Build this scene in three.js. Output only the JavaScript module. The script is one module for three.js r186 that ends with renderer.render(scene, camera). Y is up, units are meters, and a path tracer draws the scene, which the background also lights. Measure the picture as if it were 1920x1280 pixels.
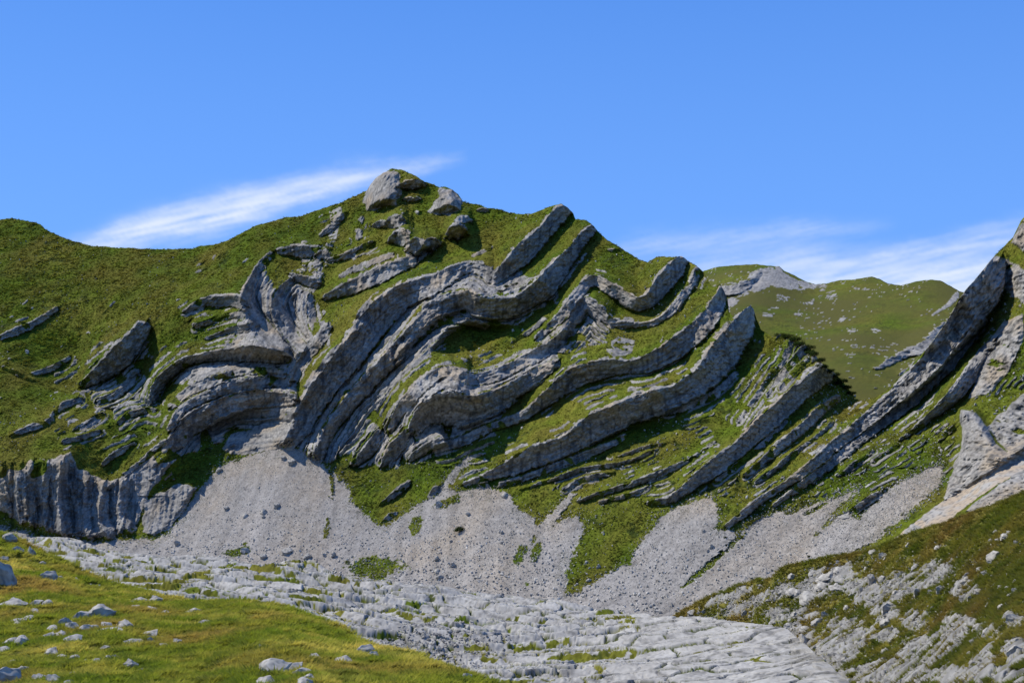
import * as THREE from 'three';
import { mergeGeometries, mergeVertices, toCreasedNormals } from 'three/addons/utils/BufferGeometryUtils.js';

// ---------------------------------------------------------------- camera, sky, sun, exposure
const scene = new THREE.Scene();
const FOV = 33, F = 640 / Math.tan(FOV * Math.PI / 360), PITCH = Math.atan(180 / F);
const camera = new THREE.PerspectiveCamera(FOV, 1024 / 682, 0.5, 6000);
camera.position.set(0, 0, 0);
camera.rotation.x = PITCH;
const SUN = new THREE.Vector3(-0.56, 0.70, -0.44).normalize();
const sun = new THREE.DirectionalLight(new THREE.Color(1.0, 0.955, 0.86), 5.0);
sun.position.copy(SUN).multiplyScalar(1500); sun.target.position.set(0, 0, -400);
sun.castShadow = true; sun.shadow.mapSize.set(4096, 4096);
Object.assign(sun.shadow.camera, { left: -700, right: 700, top: 700, bottom: -700, near: 10, far: 4000 });
scene.add(sun, sun.target);
const EXPOSURE = 1.0;
const SKY_GAIN = 1.0;

// ---------------------------------------------------------------- noise and small maths
const PERM = new Uint8Array(512);
{ let s = 12345; const r = () => (s = (s * 1664525 + 1013904223) >>> 0) / 4294967296;
  const p = [...Array(256).keys()];
  for (let i = 255; i > 0; i--) { const j = (r() * (i + 1)) | 0; [p[i], p[j]] = [p[j], p[i]]; }
  for (let i = 0; i < 512; i++) PERM[i] = p[i & 255]; }
function rng(seed) { let s = seed >>> 0; return () => { s = (s + 0x6D2B79F5) >>> 0; let t = Math.imul(s ^ (s >>> 15), 1 | s); t = (t + Math.imul(t ^ (t >>> 7), 61 | t)) ^ t; return ((t ^ (t >>> 14)) >>> 0) / 4294967296; }; }
const fade = t => t * t * t * (t * (t * 6 - 15) + 10);
function grad(h, x, y, z) { const k = h & 15, u = k < 8 ? x : y, v = k < 4 ? y : (k === 12 || k === 14 ? x : z); return ((k & 1) ? -u : u) + ((k & 2) ? -v : v); }
function noise(x, y, z = 0) {
  const X0 = Math.floor(x), Y0 = Math.floor(y), Z0 = Math.floor(z), X = X0 & 255, Y = Y0 & 255, Z = Z0 & 255;
  x -= X0; y -= Y0; z -= Z0;
  const u = fade(x), v = fade(y), w = fade(z);
  const A = PERM[X] + Y, AA = PERM[A] + Z, AB = PERM[A + 1] + Z, B = PERM[X + 1] + Y, BA = PERM[B] + Z, BB = PERM[B + 1] + Z;
  const a = grad(PERM[AA], x, y, z), b = grad(PERM[BA], x - 1, y, z), c = grad(PERM[AB], x, y - 1, z), d = grad(PERM[BB], x - 1, y - 1, z);
  const e = grad(PERM[AA + 1], x, y, z - 1), f = grad(PERM[BA + 1], x - 1, y, z - 1), g = grad(PERM[AB + 1], x, y - 1, z - 1), h = grad(PERM[BB + 1], x - 1, y - 1, z - 1);
  const p = a + u * (b - a), q = c + u * (d - c), r = e + u * (f - e), s = g + u * (h - g);
  const m = p + v * (q - p), n = r + v * (s - r);
  return m + w * (n - m);
}
function fbm(x, y, z, o) { let s = 0, a = 1, t = 0; for (let i = 0; i < o; i++) { s += a * noise(x, y, z); t += a; a *= 0.5; x = x * 2.03 + 17.1; y = y * 2.03 + 5.3; z = z * 2.03 + 9.7; } return s / t; }
function ridged(x, y, z, o) { let s = 0, a = 1, t = 0; for (let i = 0; i < o; i++) { s += a * (1 - 2 * Math.abs(noise(x, y, z))); t += a; a *= 0.5; x = x * 2.07 + 3.1; y = y * 2.07 + 8.3; z = z * 2.07 + 1.7; } return s / t; }
const clamp = (x, a = 0, b = 1) => x < a ? a : x > b ? b : x;
const ss = (a, b, x) => { const t = clamp((x - a) / (b - a)); return t * t * (3 - 2 * t); };
const lerp = (a, b, t) => a + (b - a) * t;
const mix3 = (a, b, t) => [a[0] + (b[0] - a[0]) * t, a[1] + (b[1] - a[1]) * t, a[2] + (b[2] - a[2]) * t];
function curve(pts) { return x => { if (x <= pts[0][0]) return pts[0][1]; for (let i = 1; i < pts.length; i++) if (x <= pts[i][0]) { const [a, b] = pts[i - 1], [c, d] = pts[i]; return b + (d - b) * (x - a) / (c - a || 1); } return pts[pts.length - 1][1]; }; }
// sight line through a point of the 1920 x 1280 picture, per metre of distance ahead
const CP = Math.cos(PITCH), SP = Math.sin(PITCH);
function ray(px, py) { const u = (px - 960) / F, v = (640 - py) / F, y = v * CP + SP, z = v * SP - CP; return [u / -z, y / -z]; }
function pixel(x, y, z) { const yy = y * CP + z * SP, zz = -y * SP + z * CP; return [960 + F * x / -zz, 640 - F * yy / -zz]; }
// smooth surface through scattered values (thin plate)
function plate(pts, sx, sy, reg = 1e-4) {
  const n = pts.length, m = n + 3, M = [], K = r2 => r2 < 1e-12 ? 0 : r2 * Math.log(r2);
  const X = pts.map(p => p[0] / sx), Y = pts.map(p => p[1] / sy);
  for (let i = 0; i < m; i++) M.push(new Float64Array(m + 1));
  for (let i = 0; i < n; i++) { for (let j = 0; j < n; j++) M[i][j] = K((X[i] - X[j]) ** 2 + (Y[i] - Y[j]) ** 2); M[i][i] += reg; M[i][n] = M[n][i] = 1; M[i][n + 1] = M[n + 1][i] = X[i]; M[i][n + 2] = M[n + 2][i] = Y[i]; M[i][m] = pts[i][2]; }
  for (let c = 0; c < m; c++) { let b = c; for (let r = c + 1; r < m; r++) if (Math.abs(M[r][c]) > Math.abs(M[b][c])) b = r; [M[c], M[b]] = [M[b], M[c]];
    for (let r = 0; r < m; r++) if (r !== c) { const f = M[r][c] / M[c][c]; if (f) for (let k = c; k <= m; k++) M[r][k] -= f * M[c][k]; } }
  const W = M.map((r, i) => r[m] / r[i]);
  return (x, y) => { x /= sx; y /= sy; let s = W[n] + W[n + 1] * x + W[n + 2] * y; for (let i = 0; i < n; i++) { const dx = x - X[i], dy = y - Y[i], r2 = dx * dx + dy * dy; if (r2 > 1e-12) s += W[i] * r2 * Math.log(r2); } return s; };
}
function polyDist(P, x, y) { // negative inside
  let d = 1e18, inside = false;
  for (let i = 0, j = P.length - 1; i < P.length; j = i++) {
    const [ax, ay] = P[j], [bx, by] = P[i], ex = bx - ax, ey = by - ay, wx = x - ax, wy = y - ay, t = clamp((wx * ex + wy * ey) / (ex * ex + ey * ey)), qx = wx - ex * t, qy = wy - ey * t;
    d = Math.min(d, qx * qx + qy * qy);
    if ((ay > y) !== (by > y) && x < (bx - ax) * (y - ay) / (by - ay) + ax) inside = !inside;
  }
  return inside ? -Math.sqrt(d) : Math.sqrt(d);
}
function box2(P, m) { let a = 1e9, b = 1e9, c = -1e9, d = -1e9; for (const [x, y] of P) { a = Math.min(a, x); b = Math.min(b, y); c = Math.max(c, x); d = Math.max(d, y); } return [a - m, b - m, c + m, d + m]; }

// ---------------------------------------------------------------- sky: clear blue air with thin cirrus
const CLOUD_LINES = [ // streaks: [picture x, picture y, half width, strength]
  [[[40, 482, 14, 0], [150, 462, 18, 0.45], [230, 442, 26, 0.9], [330, 422, 30, 0.95], [450, 394, 30, 0.95], [560, 364, 28, 0.9], [650, 337, 24, 0.8], [720, 322, 19, 0.6], [790, 310, 15, 0.5], [830, 302, 12, 0.3], [880, 294, 10, 0]]],
  [[[180, 440, 20, 0], [300, 412, 22, 0.5], [450, 372, 20, 0.5], [600, 335, 16, 0.4], [720, 310, 12, 0]]],
  [[[1090, 485, 14, 0], [1200, 462, 20, 0.34], [1330, 450, 24, 0.36], [1480, 436, 20, 0.36], [1600, 425, 14, 0.2], [1680, 418, 10, 0]]],
  [[[1150, 510, 16, 0.1], [1350, 494, 28, 0.4], [1500, 482, 28, 0.42], [1600, 470, 20, 0.2], [1700, 460, 14, 0]]],
  [[[1280, 520, 14, 0.2], [1500, 502, 16, 0.6], [1650, 488, 15, 0.62], [1780, 470, 16, 0.6], [1880, 447, 20, 0.5], [2020, 420, 20, 0.3]]],
  [[[1340, 535, 18, 0.4], [1520, 532, 24, 0.85], [1680, 522, 28, 0.9], [1850, 508, 36, 0.9], [2050, 500, 40, 0.8]]],
  [[[1450, 556, 22, 0.5], [1700, 552, 28, 0.9], [1900, 548, 40, 0.9]]],
  [[[1620, 478, 10, 0], [1700, 462, 12, 0.2], [1800, 440, 12, 0.25], [1880, 420, 12, 0.2], [1960, 400, 14, 0.1]]],
];
{
  const W = 4096, H = 2048, data = new Float32Array(W * H * 4);
  const zenith = [0.045, 0.15, 0.50], mid = [0.088, 0.272, 0.81], low = [0.165, 0.405, 1.0], rim = [0.30, 0.54, 1.0];
  const boxes = CLOUD_LINES.map(l => box2(l[0], 70));
  for (let j = 0; j < H; j++) {
    const el = ((j + 0.5) / H - 0.5) * Math.PI, deg = el * 180 / Math.PI;
    let c;
    if (deg < 4) c = rim; else if (deg < 10) c = mix3(rim, low, ss(4, 10, deg)); else if (deg < 24) c = mix3(low, mid, clamp((deg - 10) / 14)); else c = mix3(mid, zenith, ss(24, 80, deg) * 0.85 + 0.15 * clamp((deg - 24) / 40));
    if (deg < -1) c = [0.12, 0.14, 0.10];
    const ce = Math.cos(el), y = Math.sin(el);
    for (let i = 0; i < W; i++) {
      const az = ((i + 0.5) / W - 0.5) * 2 * Math.PI, x = ce * Math.cos(az), z = ce * Math.sin(az), o = (j * W + i) * 4;
      const cs = x * SUN.x + y * SUN.y + z * SUN.z, glow = 1 + 0.10 * Math.max(0, cs) ** 2 + 0.25 * Math.max(0, cs) ** 24;
      let r = c[0] * glow, g = c[1] * glow, b = c[2] * glow, a = 0;
      if (deg > 1 && deg < 26) {
        if (z < -0.3) {
          const [px, py] = pixel(x, y, z);
          const wx = px + 14 * noise(px / 90, py / 40, 3) , wy = py + 10 * noise(px / 120, py / 50, 7) + 5 * noise(px / 34, py / 16, 1) + 2.5 * noise(px / 12, py / 7, 2);
          for (let k = 0; k < CLOUD_LINES.length; k++) {
            const B = boxes[k]; if (wx < B[0] || wy < B[1] || wx > B[2] || wy > B[3]) continue;
            const L = CLOUD_LINES[k][0]; let best = 1e9, str = 0;
            for (let q = 1; q < L.length; q++) { const [ax, ay, aw] = L[q - 1], [bx, by, bw] = L[q], ex = bx - ax, ey = by - ay, t = clamp(((wx - ax) * ex + (wy - ay) * ey) / (ex * ex + ey * ey)), dd = Math.hypot(wx - ax - ex * t, wy - ay - ey * t), w = aw + (bw - aw) * t; if (dd / w < best) { best = dd / w; str = L[q - 1][3] + (L[q][3] - L[q - 1][3]) * t; } }
            const fib = 0.74 + 1.15 * fbm((px * 0.97 + py * 0.25) / 85, (py - px * -0.22) / 9, k * 5, 4);
            a = 1 - (1 - a) * (1 - clamp(str * Math.exp(-best * best * 1.1) * clamp(fib)));
          }
        }
        // faint cirrus all round the horizon, as in view
        const wisp = fbm(az * 7 + el * 9, el * 34 - az * 3, 11, 4);
        a = Math.max(a, clamp((wisp - 0.22) * 1.3) * ss(3, 6, deg) * (1 - ss(12, 16, deg)) * ss(0.75, 1.05, Math.abs(Math.atan2(x, -z))));
      }
      data[o] = lerp(r, 0.80, a) * SKY_GAIN; data[o + 1] = lerp(g, 0.88, a) * SKY_GAIN; data[o + 2] = lerp(b, 1.0, a) * SKY_GAIN; data[o + 3] = 1;
    }
  }
  const t = new THREE.DataTexture(data, W, H, THREE.RGBAFormat, THREE.FloatType);
  t.mapping = THREE.EquirectangularReflectionMapping; t.magFilter = t.minFilter = THREE.LinearFilter; t.needsUpdate = true;
  scene.background = t; scene.environment = t;
}
console.log('sky done');

// ---------------------------------------------------------------- naming helpers
const taken = {};
function numbered(n) { const k = taken[n] = (taken[n] ?? -1) + 1; return k ? `${n}_${String(k).padStart(3, '0')}` : n; }
function tag(o, label, category, extra = {}) { o.userData = { label, category, ...extra }; return o; }
function shade(o) { o.traverse(m => { if (m.isMesh) { m.castShadow = true; m.receiveShadow = true; } }); return o; }

// materials: vertex colours hold the mottled colour of grass, limestone and scree
const mat = (o = {}) => new THREE.MeshPhysicalMaterial({ vertexColors: true, roughness: 0.95, metalness: 0, specularIntensity: 0.25, side: THREE.DoubleSide, ...o });
const M_GRASS = mat({ roughness: 1, specularIntensity: 0.08 }), M_ROCK = mat({ roughness: 0.9 }), M_SCREE = mat({ roughness: 0.95 });
// ---------------------------------------------------------------- the mountain: traced outlines (picture 1920 x 1280) set on a real slope at real distances
const SKYLINE = [[-400, 470], [-200, 440], [-60, 418], [0, 412], [22, 409], [50, 414], [75, 420], [85, 430], [105, 440], [130, 450], [165, 460], [200, 463], [240, 465], [290, 467], [320, 467], [362, 466], [375, 460], [400, 459], [425, 451], [440, 443], [465, 430], [480, 422], [510, 415], [535, 407], [560, 406], [600, 392], [640, 379], [660, 370], [680, 360], [688, 357], [695, 344], [705, 333], [718, 324], [735, 316], [752, 318], [770, 325], [785, 333], [797, 341], [815, 346], [822, 351], [835, 350], [848, 355], [860, 366], [868, 378], [885, 382], [905, 385], [912, 389], [935, 393], [955, 398], [977, 402], [995, 400], [1020, 392], [1040, 384], [1052, 382], [1066, 389], [1075, 399], [1079, 411], [1100, 413], [1112, 422], [1120, 432], [1128, 440], [1140, 450], [1160, 462], [1185, 478], [1195, 485], [1215, 491], [1230, 483], [1245, 480], [1262, 482], [1278, 480], [1288, 487], [1305, 497], [1320, 510], [1325, 520], [1335, 538], [1343, 538], [1350, 532], [1358, 545], [1365, 560], [1367, 584], [1374, 592], [1390, 585], [1400, 577], [1408, 571], [1414, 580], [1420, 600], [1427, 618], [1440, 626], [1452, 632], [1460, 626], [1475, 628], [1490, 634], [1510, 646], [1525, 659], [1535, 674], [1550, 689], [1565, 699], [1580, 714], [1595, 733], [1608, 748], [1618, 752], [1640, 745], [1663, 733], [1697, 697], [1740, 653], [1780, 597], [1800, 560], [1817, 537], [1847, 503], [1863, 482], [1887, 458], [1907, 437], [1915, 420], [1920, 408], [1990, 330], [2200, 250], [2400, 220]];
const skyline = curve(SKYLINE);
const floorline = curve([[-400, 1040], [0, 1040], [187, 1060], [400, 1075], [600, 1095], [800, 1125], [1000, 1150], [1150, 1170], [1270, 1180], [1400, 1150], [1500, 1110], [1600, 1070], [1700, 1030], [1800, 1000], [1920, 970], [2400, 940]]);
// the lie of the slope: picture x, y, metres ahead
const DEPTHS = [[0, 1040, 470], [0, 985, 498], [-300, 1030, 480], [187, 1045, 455], [187, 1012, 478], [400, 1060, 432], [600, 1080, 412], [800, 1110, 382], [1000, 1140, 352], [1150, 1160, 333], [1270, 1165, 322], [1400, 1120, 318], [1550, 1060, 312], [1650, 1020, 302], [1770, 985, 275], [1920, 960, 250],
  [150, 1005, 486], [100, 860, 497], [0, 860, 503], [-200, 860, 520], [300, 1005, 474], [373, 915, 492], [420, 860, 503], [400, 800, 523], [500, 775, 521], [340, 800, 521], [530, 840, 490], [250, 830, 515], [310, 830, 508], [400, 700, 536], [400, 640, 556], [300, 720, 556],
  [0, 640, 596], [-200, 640, 620], [0, 412, 720], [-300, 450, 760], [200, 463, 675], [120, 700, 585], [200, 620, 600], [350, 466, 655], [540, 407, 640], [640, 379, 632], [300, 560, 600], [450, 535, 582], [540, 560, 576], [480, 660, 545], [740, 317, 618], [600, 500, 588], [600, 700, 520], [700, 860, 474], [820, 842, 446], [850, 702, 460],
  [650, 940, 450], [760, 960, 432], [900, 930, 415], [900, 700, 468], [900, 500, 526], [900, 385, 566], [1070, 390, 538], [1100, 600, 462], [1100, 420, 522],
  [1060, 960, 388], [1200, 960, 370], [1200, 700, 428], [1200, 490, 488], [1350, 950, 350], [1350, 750, 398], [1350, 540, 450], [1420, 600, 430], [1500, 800, 368], [1490, 635, 410], [1610, 750, 388], [1500, 960, 338], [1610, 900, 333], [1700, 880, 325], [1720, 750, 362], [1780, 597, 392], [1863, 482, 402],
  [1770, 890, 318], [1800, 760, 338], [1830, 640, 365], [1920, 410, 392], [1920, 600, 345], [1920, 760, 318], [1800, 900, 310], [1920, 850, 292], [2200, 500, 380], [2200, 900, 270], [1700, 995, 293], [1850, 900, 285]];
const depth = (() => { const f = plate(DEPTHS.map(([x, y, d]) => [x, y, Math.log(d)]), 500, 500, 2e-3); return (x, y) => Math.exp(f(x, y)); })();
// limestone beds: [x, y, half width] from the left end, the lower side on the right hand; then throw and undercut
const BANDS = [
  [[[543, 832, 13], [562, 800, 20], [585, 760, 24], [612, 720, 24], [645, 680, 28], [680, 635, 30], [705, 600, 30], [733, 570, 26], [775, 545, 22], [817, 528, 20], [855, 508, 15], [885, 500, 13], [905, 507, 13], [925, 520, 12], [945, 508, 14], [970, 485, 17], [1000, 455, 18], [1025, 428, 17], [1050, 402, 14], [1066, 392, 9]], 1.25],
  [[[548, 755, 8], [548, 715, 9], [572, 668, 11], [600, 635, 11], [612, 612, 8]], 1.0],
  [[[552, 775, 7], [575, 730, 9], [600, 690, 9], [640, 650, 8], [668, 622, 6]], 0.9],
  [[[598, 858, 10], [615, 812, 14], [648, 762, 16], [690, 717, 17], [725, 682, 17], [752, 652, 18], [783, 612, 19], [820, 578, 20], [865, 562, 20], [915, 577, 21], [965, 570, 21], [1012, 546, 22], [1045, 507, 19], [1075, 472, 16], [1100, 440, 12], [1112, 428, 8]], 1.35],
  [[[735, 672, 5], [775, 640, 6], [815, 608, 8], [860, 600, 7], [910, 612, 6]], 0.8],
  [[[1010, 630, 7], [1043, 602, 8], [1067, 575, 11], [1090, 545, 12], [1113, 524, 11], [1140, 540, 13], [1167, 555, 13], [1190, 570, 14], [1217, 562, 14], [1243, 533, 17], [1262, 508, 16], [1278, 487, 10]], 1.2],
  [[[1053, 630, 8], [1075, 600, 12], [1098, 572, 14], [1122, 585, 14], [1145, 602, 8], [1183, 610, 6], [1217, 607, 6], [1250, 590, 7], [1273, 567, 8], [1293, 537, 8], [1308, 508, 7]], 1.0],
  [[[735, 802, 9], [758, 760, 13], [790, 722, 13], [827, 697, 10], [855, 700, 10], [885, 712, 12], [920, 705, 14], [960, 688, 14], [1000, 668, 13], [1035, 648, 11], [1060, 622, 8]], 1.1],
  [[[775, 806, 12], [800, 775, 24], [840, 762, 34], [880, 768, 30], [920, 757, 24], [960, 732, 19], [1000, 707, 14], [1040, 682, 9]], 1.2],
  [[[663, 868, 9], [690, 845, 14], [712, 812, 10]], 1.0], [[[718, 868, 9], [738, 842, 15], [763, 812, 11]], 1.0], [[[772, 860, 9], [798, 842, 13], [830, 826, 10]], 1.0],
  [[[820, 842, 9], [867, 825, 12], [933, 797, 10], [983, 777, 12], [1033, 740, 19], [1083, 705, 21], [1133, 690, 18], [1187, 688, 13], [1227, 677, 16], [1273, 647, 19], [1317, 610, 20], [1342, 575, 17], [1353, 544, 9]], 1.1],
  [[[872, 908, 6], [933, 886, 14], [1000, 858, 20], [1067, 832, 22], [1133, 790, 26], [1200, 765, 25], [1267, 741, 24], [1317, 710, 26], [1358, 660, 28], [1390, 620, 25], [1408, 582, 11]], 1.1],
  [[[900, 913, 5], [967, 901, 7], [1067, 863, 7], [1133, 839, 6], [1170, 818, 4]], 1.2],
  [[[1250, 775, 4], [1300, 758, 6], [1345, 735, 7], [1378, 702, 5]], 1.0],
  [[[1215, 945, 4], [1253, 936, 8], [1300, 907, 13], [1350, 867, 15], [1400, 827, 16], [1450, 780, 17], [1500, 737, 17], [1535, 707, 17], [1558, 695, 13]], 1.0, 1.1],
  [[[1345, 900, 3], [1420, 842, 5], [1475, 790, 5]], 1.1],
  [[[1398, 890, 5], [1450, 847, 9], [1500, 807, 11], [1540, 770, 11], [1568, 746, 8]], 0.9],
  [[[1420, 905, 3], [1470, 865, 5], [1520, 828, 5], [1560, 795, 4]], 1.0],
  [[[1385, 790, 4], [1430, 727, 6], [1465, 680, 7], [1482, 645, 6]], 1.0], [[[1442, 738, 4], [1475, 692, 6], [1502, 660, 7], [1512, 650, 5]], 1.0], [[[1466, 728, 3], [1500, 687, 7], [1533, 668, 7]], 1.0],
  [[[1085, 938, 3], [1150, 917, 6], [1217, 896, 6], [1283, 868, 4], [1340, 830, 3]], 1.2], [[[1125, 940, 3], [1170, 930, 4], [1210, 915, 3]], 1.0], [[[975, 918, 2], [1050, 895, 5], [1095, 880, 4], [1160, 870, 3], [1220, 850, 3]], 1.2], [[[1058, 918, 3], [1090, 901, 4], [1150, 887, 3]], 1.0], [[[1160, 856, 2], [1200, 842, 4], [1245, 834, 3]], 1.0],
  [[[1365, 987, 6], [1413, 947, 9], [1467, 912, 10], [1513, 880, 11], [1563, 838, 12], [1613, 798, 13], [1663, 757, 14], [1700, 725, 17], [1735, 692, 22], [1765, 655, 27], [1795, 613, 32], [1830, 565, 36], [1855, 525, 28], [1868, 500, 16]], 0.8, 2.1],
  [[[1453, 948, 5], [1497, 914, 7], [1547, 877, 8], [1597, 840, 10], [1647, 800, 10], [1697, 763, 11], [1735, 727, 12], [1770, 692, 13], [1808, 648, 12], [1843, 603, 8]], 0.7, 2.0],
  [[[1690, 823, 4], [1740, 787, 10], [1780, 752, 14], [1812, 712, 14], [1838, 670, 12], [1865, 640, 10]], 1.4],
  [[[1762, 826, 3], [1785, 806, 5], [1808, 785, 4]], 1.0], [[[1573, 891, 3], [1605, 870, 5], [1637, 847, 3]], 1.0], [[[1637, 867, 3], [1682, 837, 4]], 1.0],
  [[[318, 802, 8], [335, 774, 10], [370, 750, 12], [420, 730, 12], [470, 718, 11], [540, 714, 9]], 1.7],
  [[[285, 748, 9], [300, 716, 13], [325, 692, 13], [360, 674, 12], [410, 666, 11], [470, 663, 13], [525, 668, 11]], 1.7],
  [[[320, 762, 6], [350, 735, 8], [400, 712, 9], [460, 697, 8], [530, 700, 8]], 1.7],
  [[[325, 832, 14], [345, 806, 20], [380, 782, 22], [420, 764, 19], [465, 750, 16], [505, 746, 15], [545, 748, 12]], 1.0, 1.7],
  [[[395, 800, 6], [430, 782, 9], [470, 774, 9], [548, 776, 8]], 1.3],
  [[[530, 655, 18], [500, 628, 20], [475, 592, 16], [462, 557, 12], [474, 525, 8], [490, 494, 6], [507, 478, 6]], 0.9],
  [[[565, 650, 12], [535, 612, 13], [522, 572, 10], [528, 546, 9], [546, 525, 6]], 0.9],
  [[[604, 640, 9], [590, 612, 10], [582, 582, 9], [583, 555, 6]], 0.9],
  [[[523, 470, 7], [550, 470, 12], [575, 472, 12], [594, 468, 8]], 1.0], [[[548, 515, 7], [570, 525, 12], [592, 531, 10]], 1.0],
  [[[618, 488, 6], [640, 483, 8], [665, 473, 8], [696, 456, 5]], 1.0],
  [[[611, 557, 6], [650, 541, 14], [700, 519, 15], [745, 501, 12], [780, 482, 11], [797, 468, 8]], 1.2],
  [[[640, 517, 4], [680, 499, 7], [735, 478, 5]], 1.0], [[[671, 594, 5], [692, 568, 6], [722, 536, 5]], 1.0],
  [[[0, 634, 5], [35, 619, 7], [68, 603, 6], [104, 580, 5]], 0.9],
  [[[347, 585, 5], [385, 566, 9], [430, 562, 12], [456, 572, 10]], 1.0], [[[365, 612, 4], [410, 599, 6], [460, 590, 7]], 1.1], [[[385, 634, 3], [430, 621, 6], [475, 612, 7]], 1.1],
  [[[156, 722, 8], [192, 694, 20], [230, 662, 25], [266, 614, 13]], 1.5], [[[182, 752, 5], [220, 738, 8], [255, 705, 8]], 1.0], [[[60, 700, 3], [95, 690, 5], [130, 672, 3]], 0.8], [[[5, 690, 4], [30, 700, 5], [60, 712, 4]], 0.8], [[[20, 815, 4], [60, 800, 7], [95, 785, 5]], 1.0], [[[95, 778, 4], [120, 760, 8], [150, 750, 5]], 1.0], [[[225, 790, 4], [255, 772, 8], [290, 770, 5]], 1.0], [[[120, 830, 4], [150, 822, 6], [185, 808, 4]], 1.0],
  [[[600, 440, 4], [622, 425, 7], [648, 400, 5]], 0.8], [[[672, 442, 5], [673, 425, 6], [678, 410, 4]], 0.8],
  [[[140, 805, 4], [165, 795, 7], [190, 780, 5]], 0.9], [[[205, 915, 4], [240, 885, 6], [275, 855, 6], [308, 828, 6]], 1.0], [[[192, 870, 3], [215, 850, 6], [250, 832, 5]], 0.9],
  ...[[[7, 958, 3], [6, 923, 5], [10, 870, 3]], [[18, 968, 3], [17, 929, 5], [21, 870, 3]], [[41, 976, 8], [38, 932, 10], [42, 870, 7]], [[61, 981, 8], [56, 935, 10], [61, 870, 7]], [[73, 985, 3], [68, 937, 4], [73, 870, 3]], [[90, 990, 6], [83, 940, 8], [89, 870, 5]], [[101, 993, 3], [94, 941, 5], [99, 870, 3]], [[125, 998, 9], [116, 944, 11], [122, 870, 8]], [[147, 1001, 8], [136, 963, 10], [143, 905, 7]], [[173, 1004, 9], [160, 964, 11], [167, 905, 8]], [[187, 1006, 3], [173, 965, 5], [180, 905, 3]], [[208, 1003, 8], [193, 964, 10], [200, 905, 7]], [[220, 1001, 3], [203, 962, 4], [211, 905, 3]], [[228, 999, 3], [211, 961, 4], [219, 905, 3]], [[248, 990, 8], [230, 957, 10], [238, 905, 7]]].map((P, i) => [P, [0.7, 1.2, 0.9, 1.4][i % 4]]),
  [[[715, 905 + 40, 4], [740, 925, 7], [765, 905, 5]], 0.9], [[[716, 985, 3], [730, 970, 7], [742, 962, 4]], 0.8], [[[805, 930, 4], [815, 918, 7], [828, 908, 4]], 0.8],
  [[[1580, 970, 4], [1610, 953, 9], [1640, 932, 8], [1675, 913, 4]], 0.9],
  [[[885, 478, 3], [905, 470, 4], [925, 462, 3]], 0.7], [[[1285, 560, 3], [1240, 640, 2]].reverse(), 0.5], [[[960, 640, 2], [1000, 615, 4], [1030, 590, 4]], 0.8],
];
// rounded knobs of limestone: x, y, half width, half height, bulge in metres
const KNOBS = [];
for (const [x, y, a, b, k] of [[750, 445, 19, 14, 1.5], [780, 461, 17, 17, 1.6], [808, 459, 15, 11, 1.4], [741, 415, 17, 12, 1.5], [716, 418, 15, 7, 1.2], [856, 436, 15, 17, 1.6], [868, 412, 14, 7, 1.4], [772, 345, 22, 9, 1.2], [772, 373, 15, 5, 1.2], [838, 392, 20, 8, 1.2], [722, 380, 24, 9, 1.1], [606, 478, 12, 10, 1.0], [905, 393, 9, 4, 1.0], [1150, 470, 12, 3, 0.8]]) BANDS.push([[[x - a, y + b * 0.35, b * 0.45], [x - a * 0.4, y, b * 0.95], [x + a * 0.4, y - b * 0.1, b], [x + a, y + b * 0.1, b * 0.4]], k]);
// bare rock faces and broken ground: outline, relief
const FACES = [
  ['cliff', [[-60, 865], [0, 857], [50, 862], [100, 858], [133, 846], [150, 880], [187, 893], [213, 905], [247, 884], [283, 848], [310, 828], [333, 860], [307, 888], [278, 930], [260, 982], [227, 1000], [187, 1010], [110, 1000], [67, 987], [20, 973], [0, 955], [-60, 950]]],
  ['cliff', [[266, 948], [290, 925], [333, 905], [370, 915], [350, 950], [318, 993], [290, 1007], [267, 998]]],
  ['slabs', [[417, 842], [433, 815], [493, 800], [547, 795], [552, 820], [533, 838], [467, 851], [433, 851]]],
  ['buttress', [[1803, 770], [1830, 775], [1850, 800], [1868, 830], [1890, 845], [1925, 830], [1925, 842], [1850, 893], [1770, 940], [1782, 890], [1800, 840]]],
  ['dome', [[686, 395], [684, 362], [692, 342], [704, 328], [722, 316], [744, 326], [750, 345], [752, 366], [738, 378], [714, 387]]],
  ['dome', [[806, 397], [816, 380], [826, 356], [848, 358], [866, 377], [862, 392], [845, 400]]],
  ['chute', [[578, 492], [596, 480], [606, 500], [600, 530], [588, 548], [574, 545], [582, 520]]],
  ['chute', [[618, 398], [640, 388], [642, 410], [630, 450], [612, 448], [620, 425]]],
  ['chute', [[1130, 655], [1160, 632], [1190, 640], [1185, 662], [1150, 668]]],
  ['chute', [[1135, 600], [1180, 595], [1200, 605], [1170, 618], [1140, 615]]],
  ['chute', [[420, 640], [470, 632], [475, 640], [425, 655]]],
  ['chute', [[415, 700], [440, 680], [480, 690], [470, 705], [440, 712]]],
  ['chute', [[470, 770], [545, 742], [547, 770], [490, 775]]],
  ['crag', [[1863, 480], [1885, 485], [1920, 505], [1990, 540], [1990, 640], [1920, 570], [1890, 552], [1870, 520]]],
  ['crag', [[1840, 660], [1885, 600], [1920, 590], [1920, 640], [1890, 700], [1850, 740], [1820, 745]]],
  ['crag', [[1850, 800], [1920, 740], [1960, 740], [1960, 830], [1890, 845]]],
  ['crag', [[1895, 455], [1920, 412], [1990, 360], [1990, 450], [1920, 470]]],
  ['crag', [[1810, 960], [1835, 935], [1880, 905], [1925, 880], [1960, 880], [1960, 900], [1925, 935], [1860, 955]]],
  ['crag', [[1690, 1005], [1705, 985], [1735, 965], [1748, 968], [1715, 1000]]],
];
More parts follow.
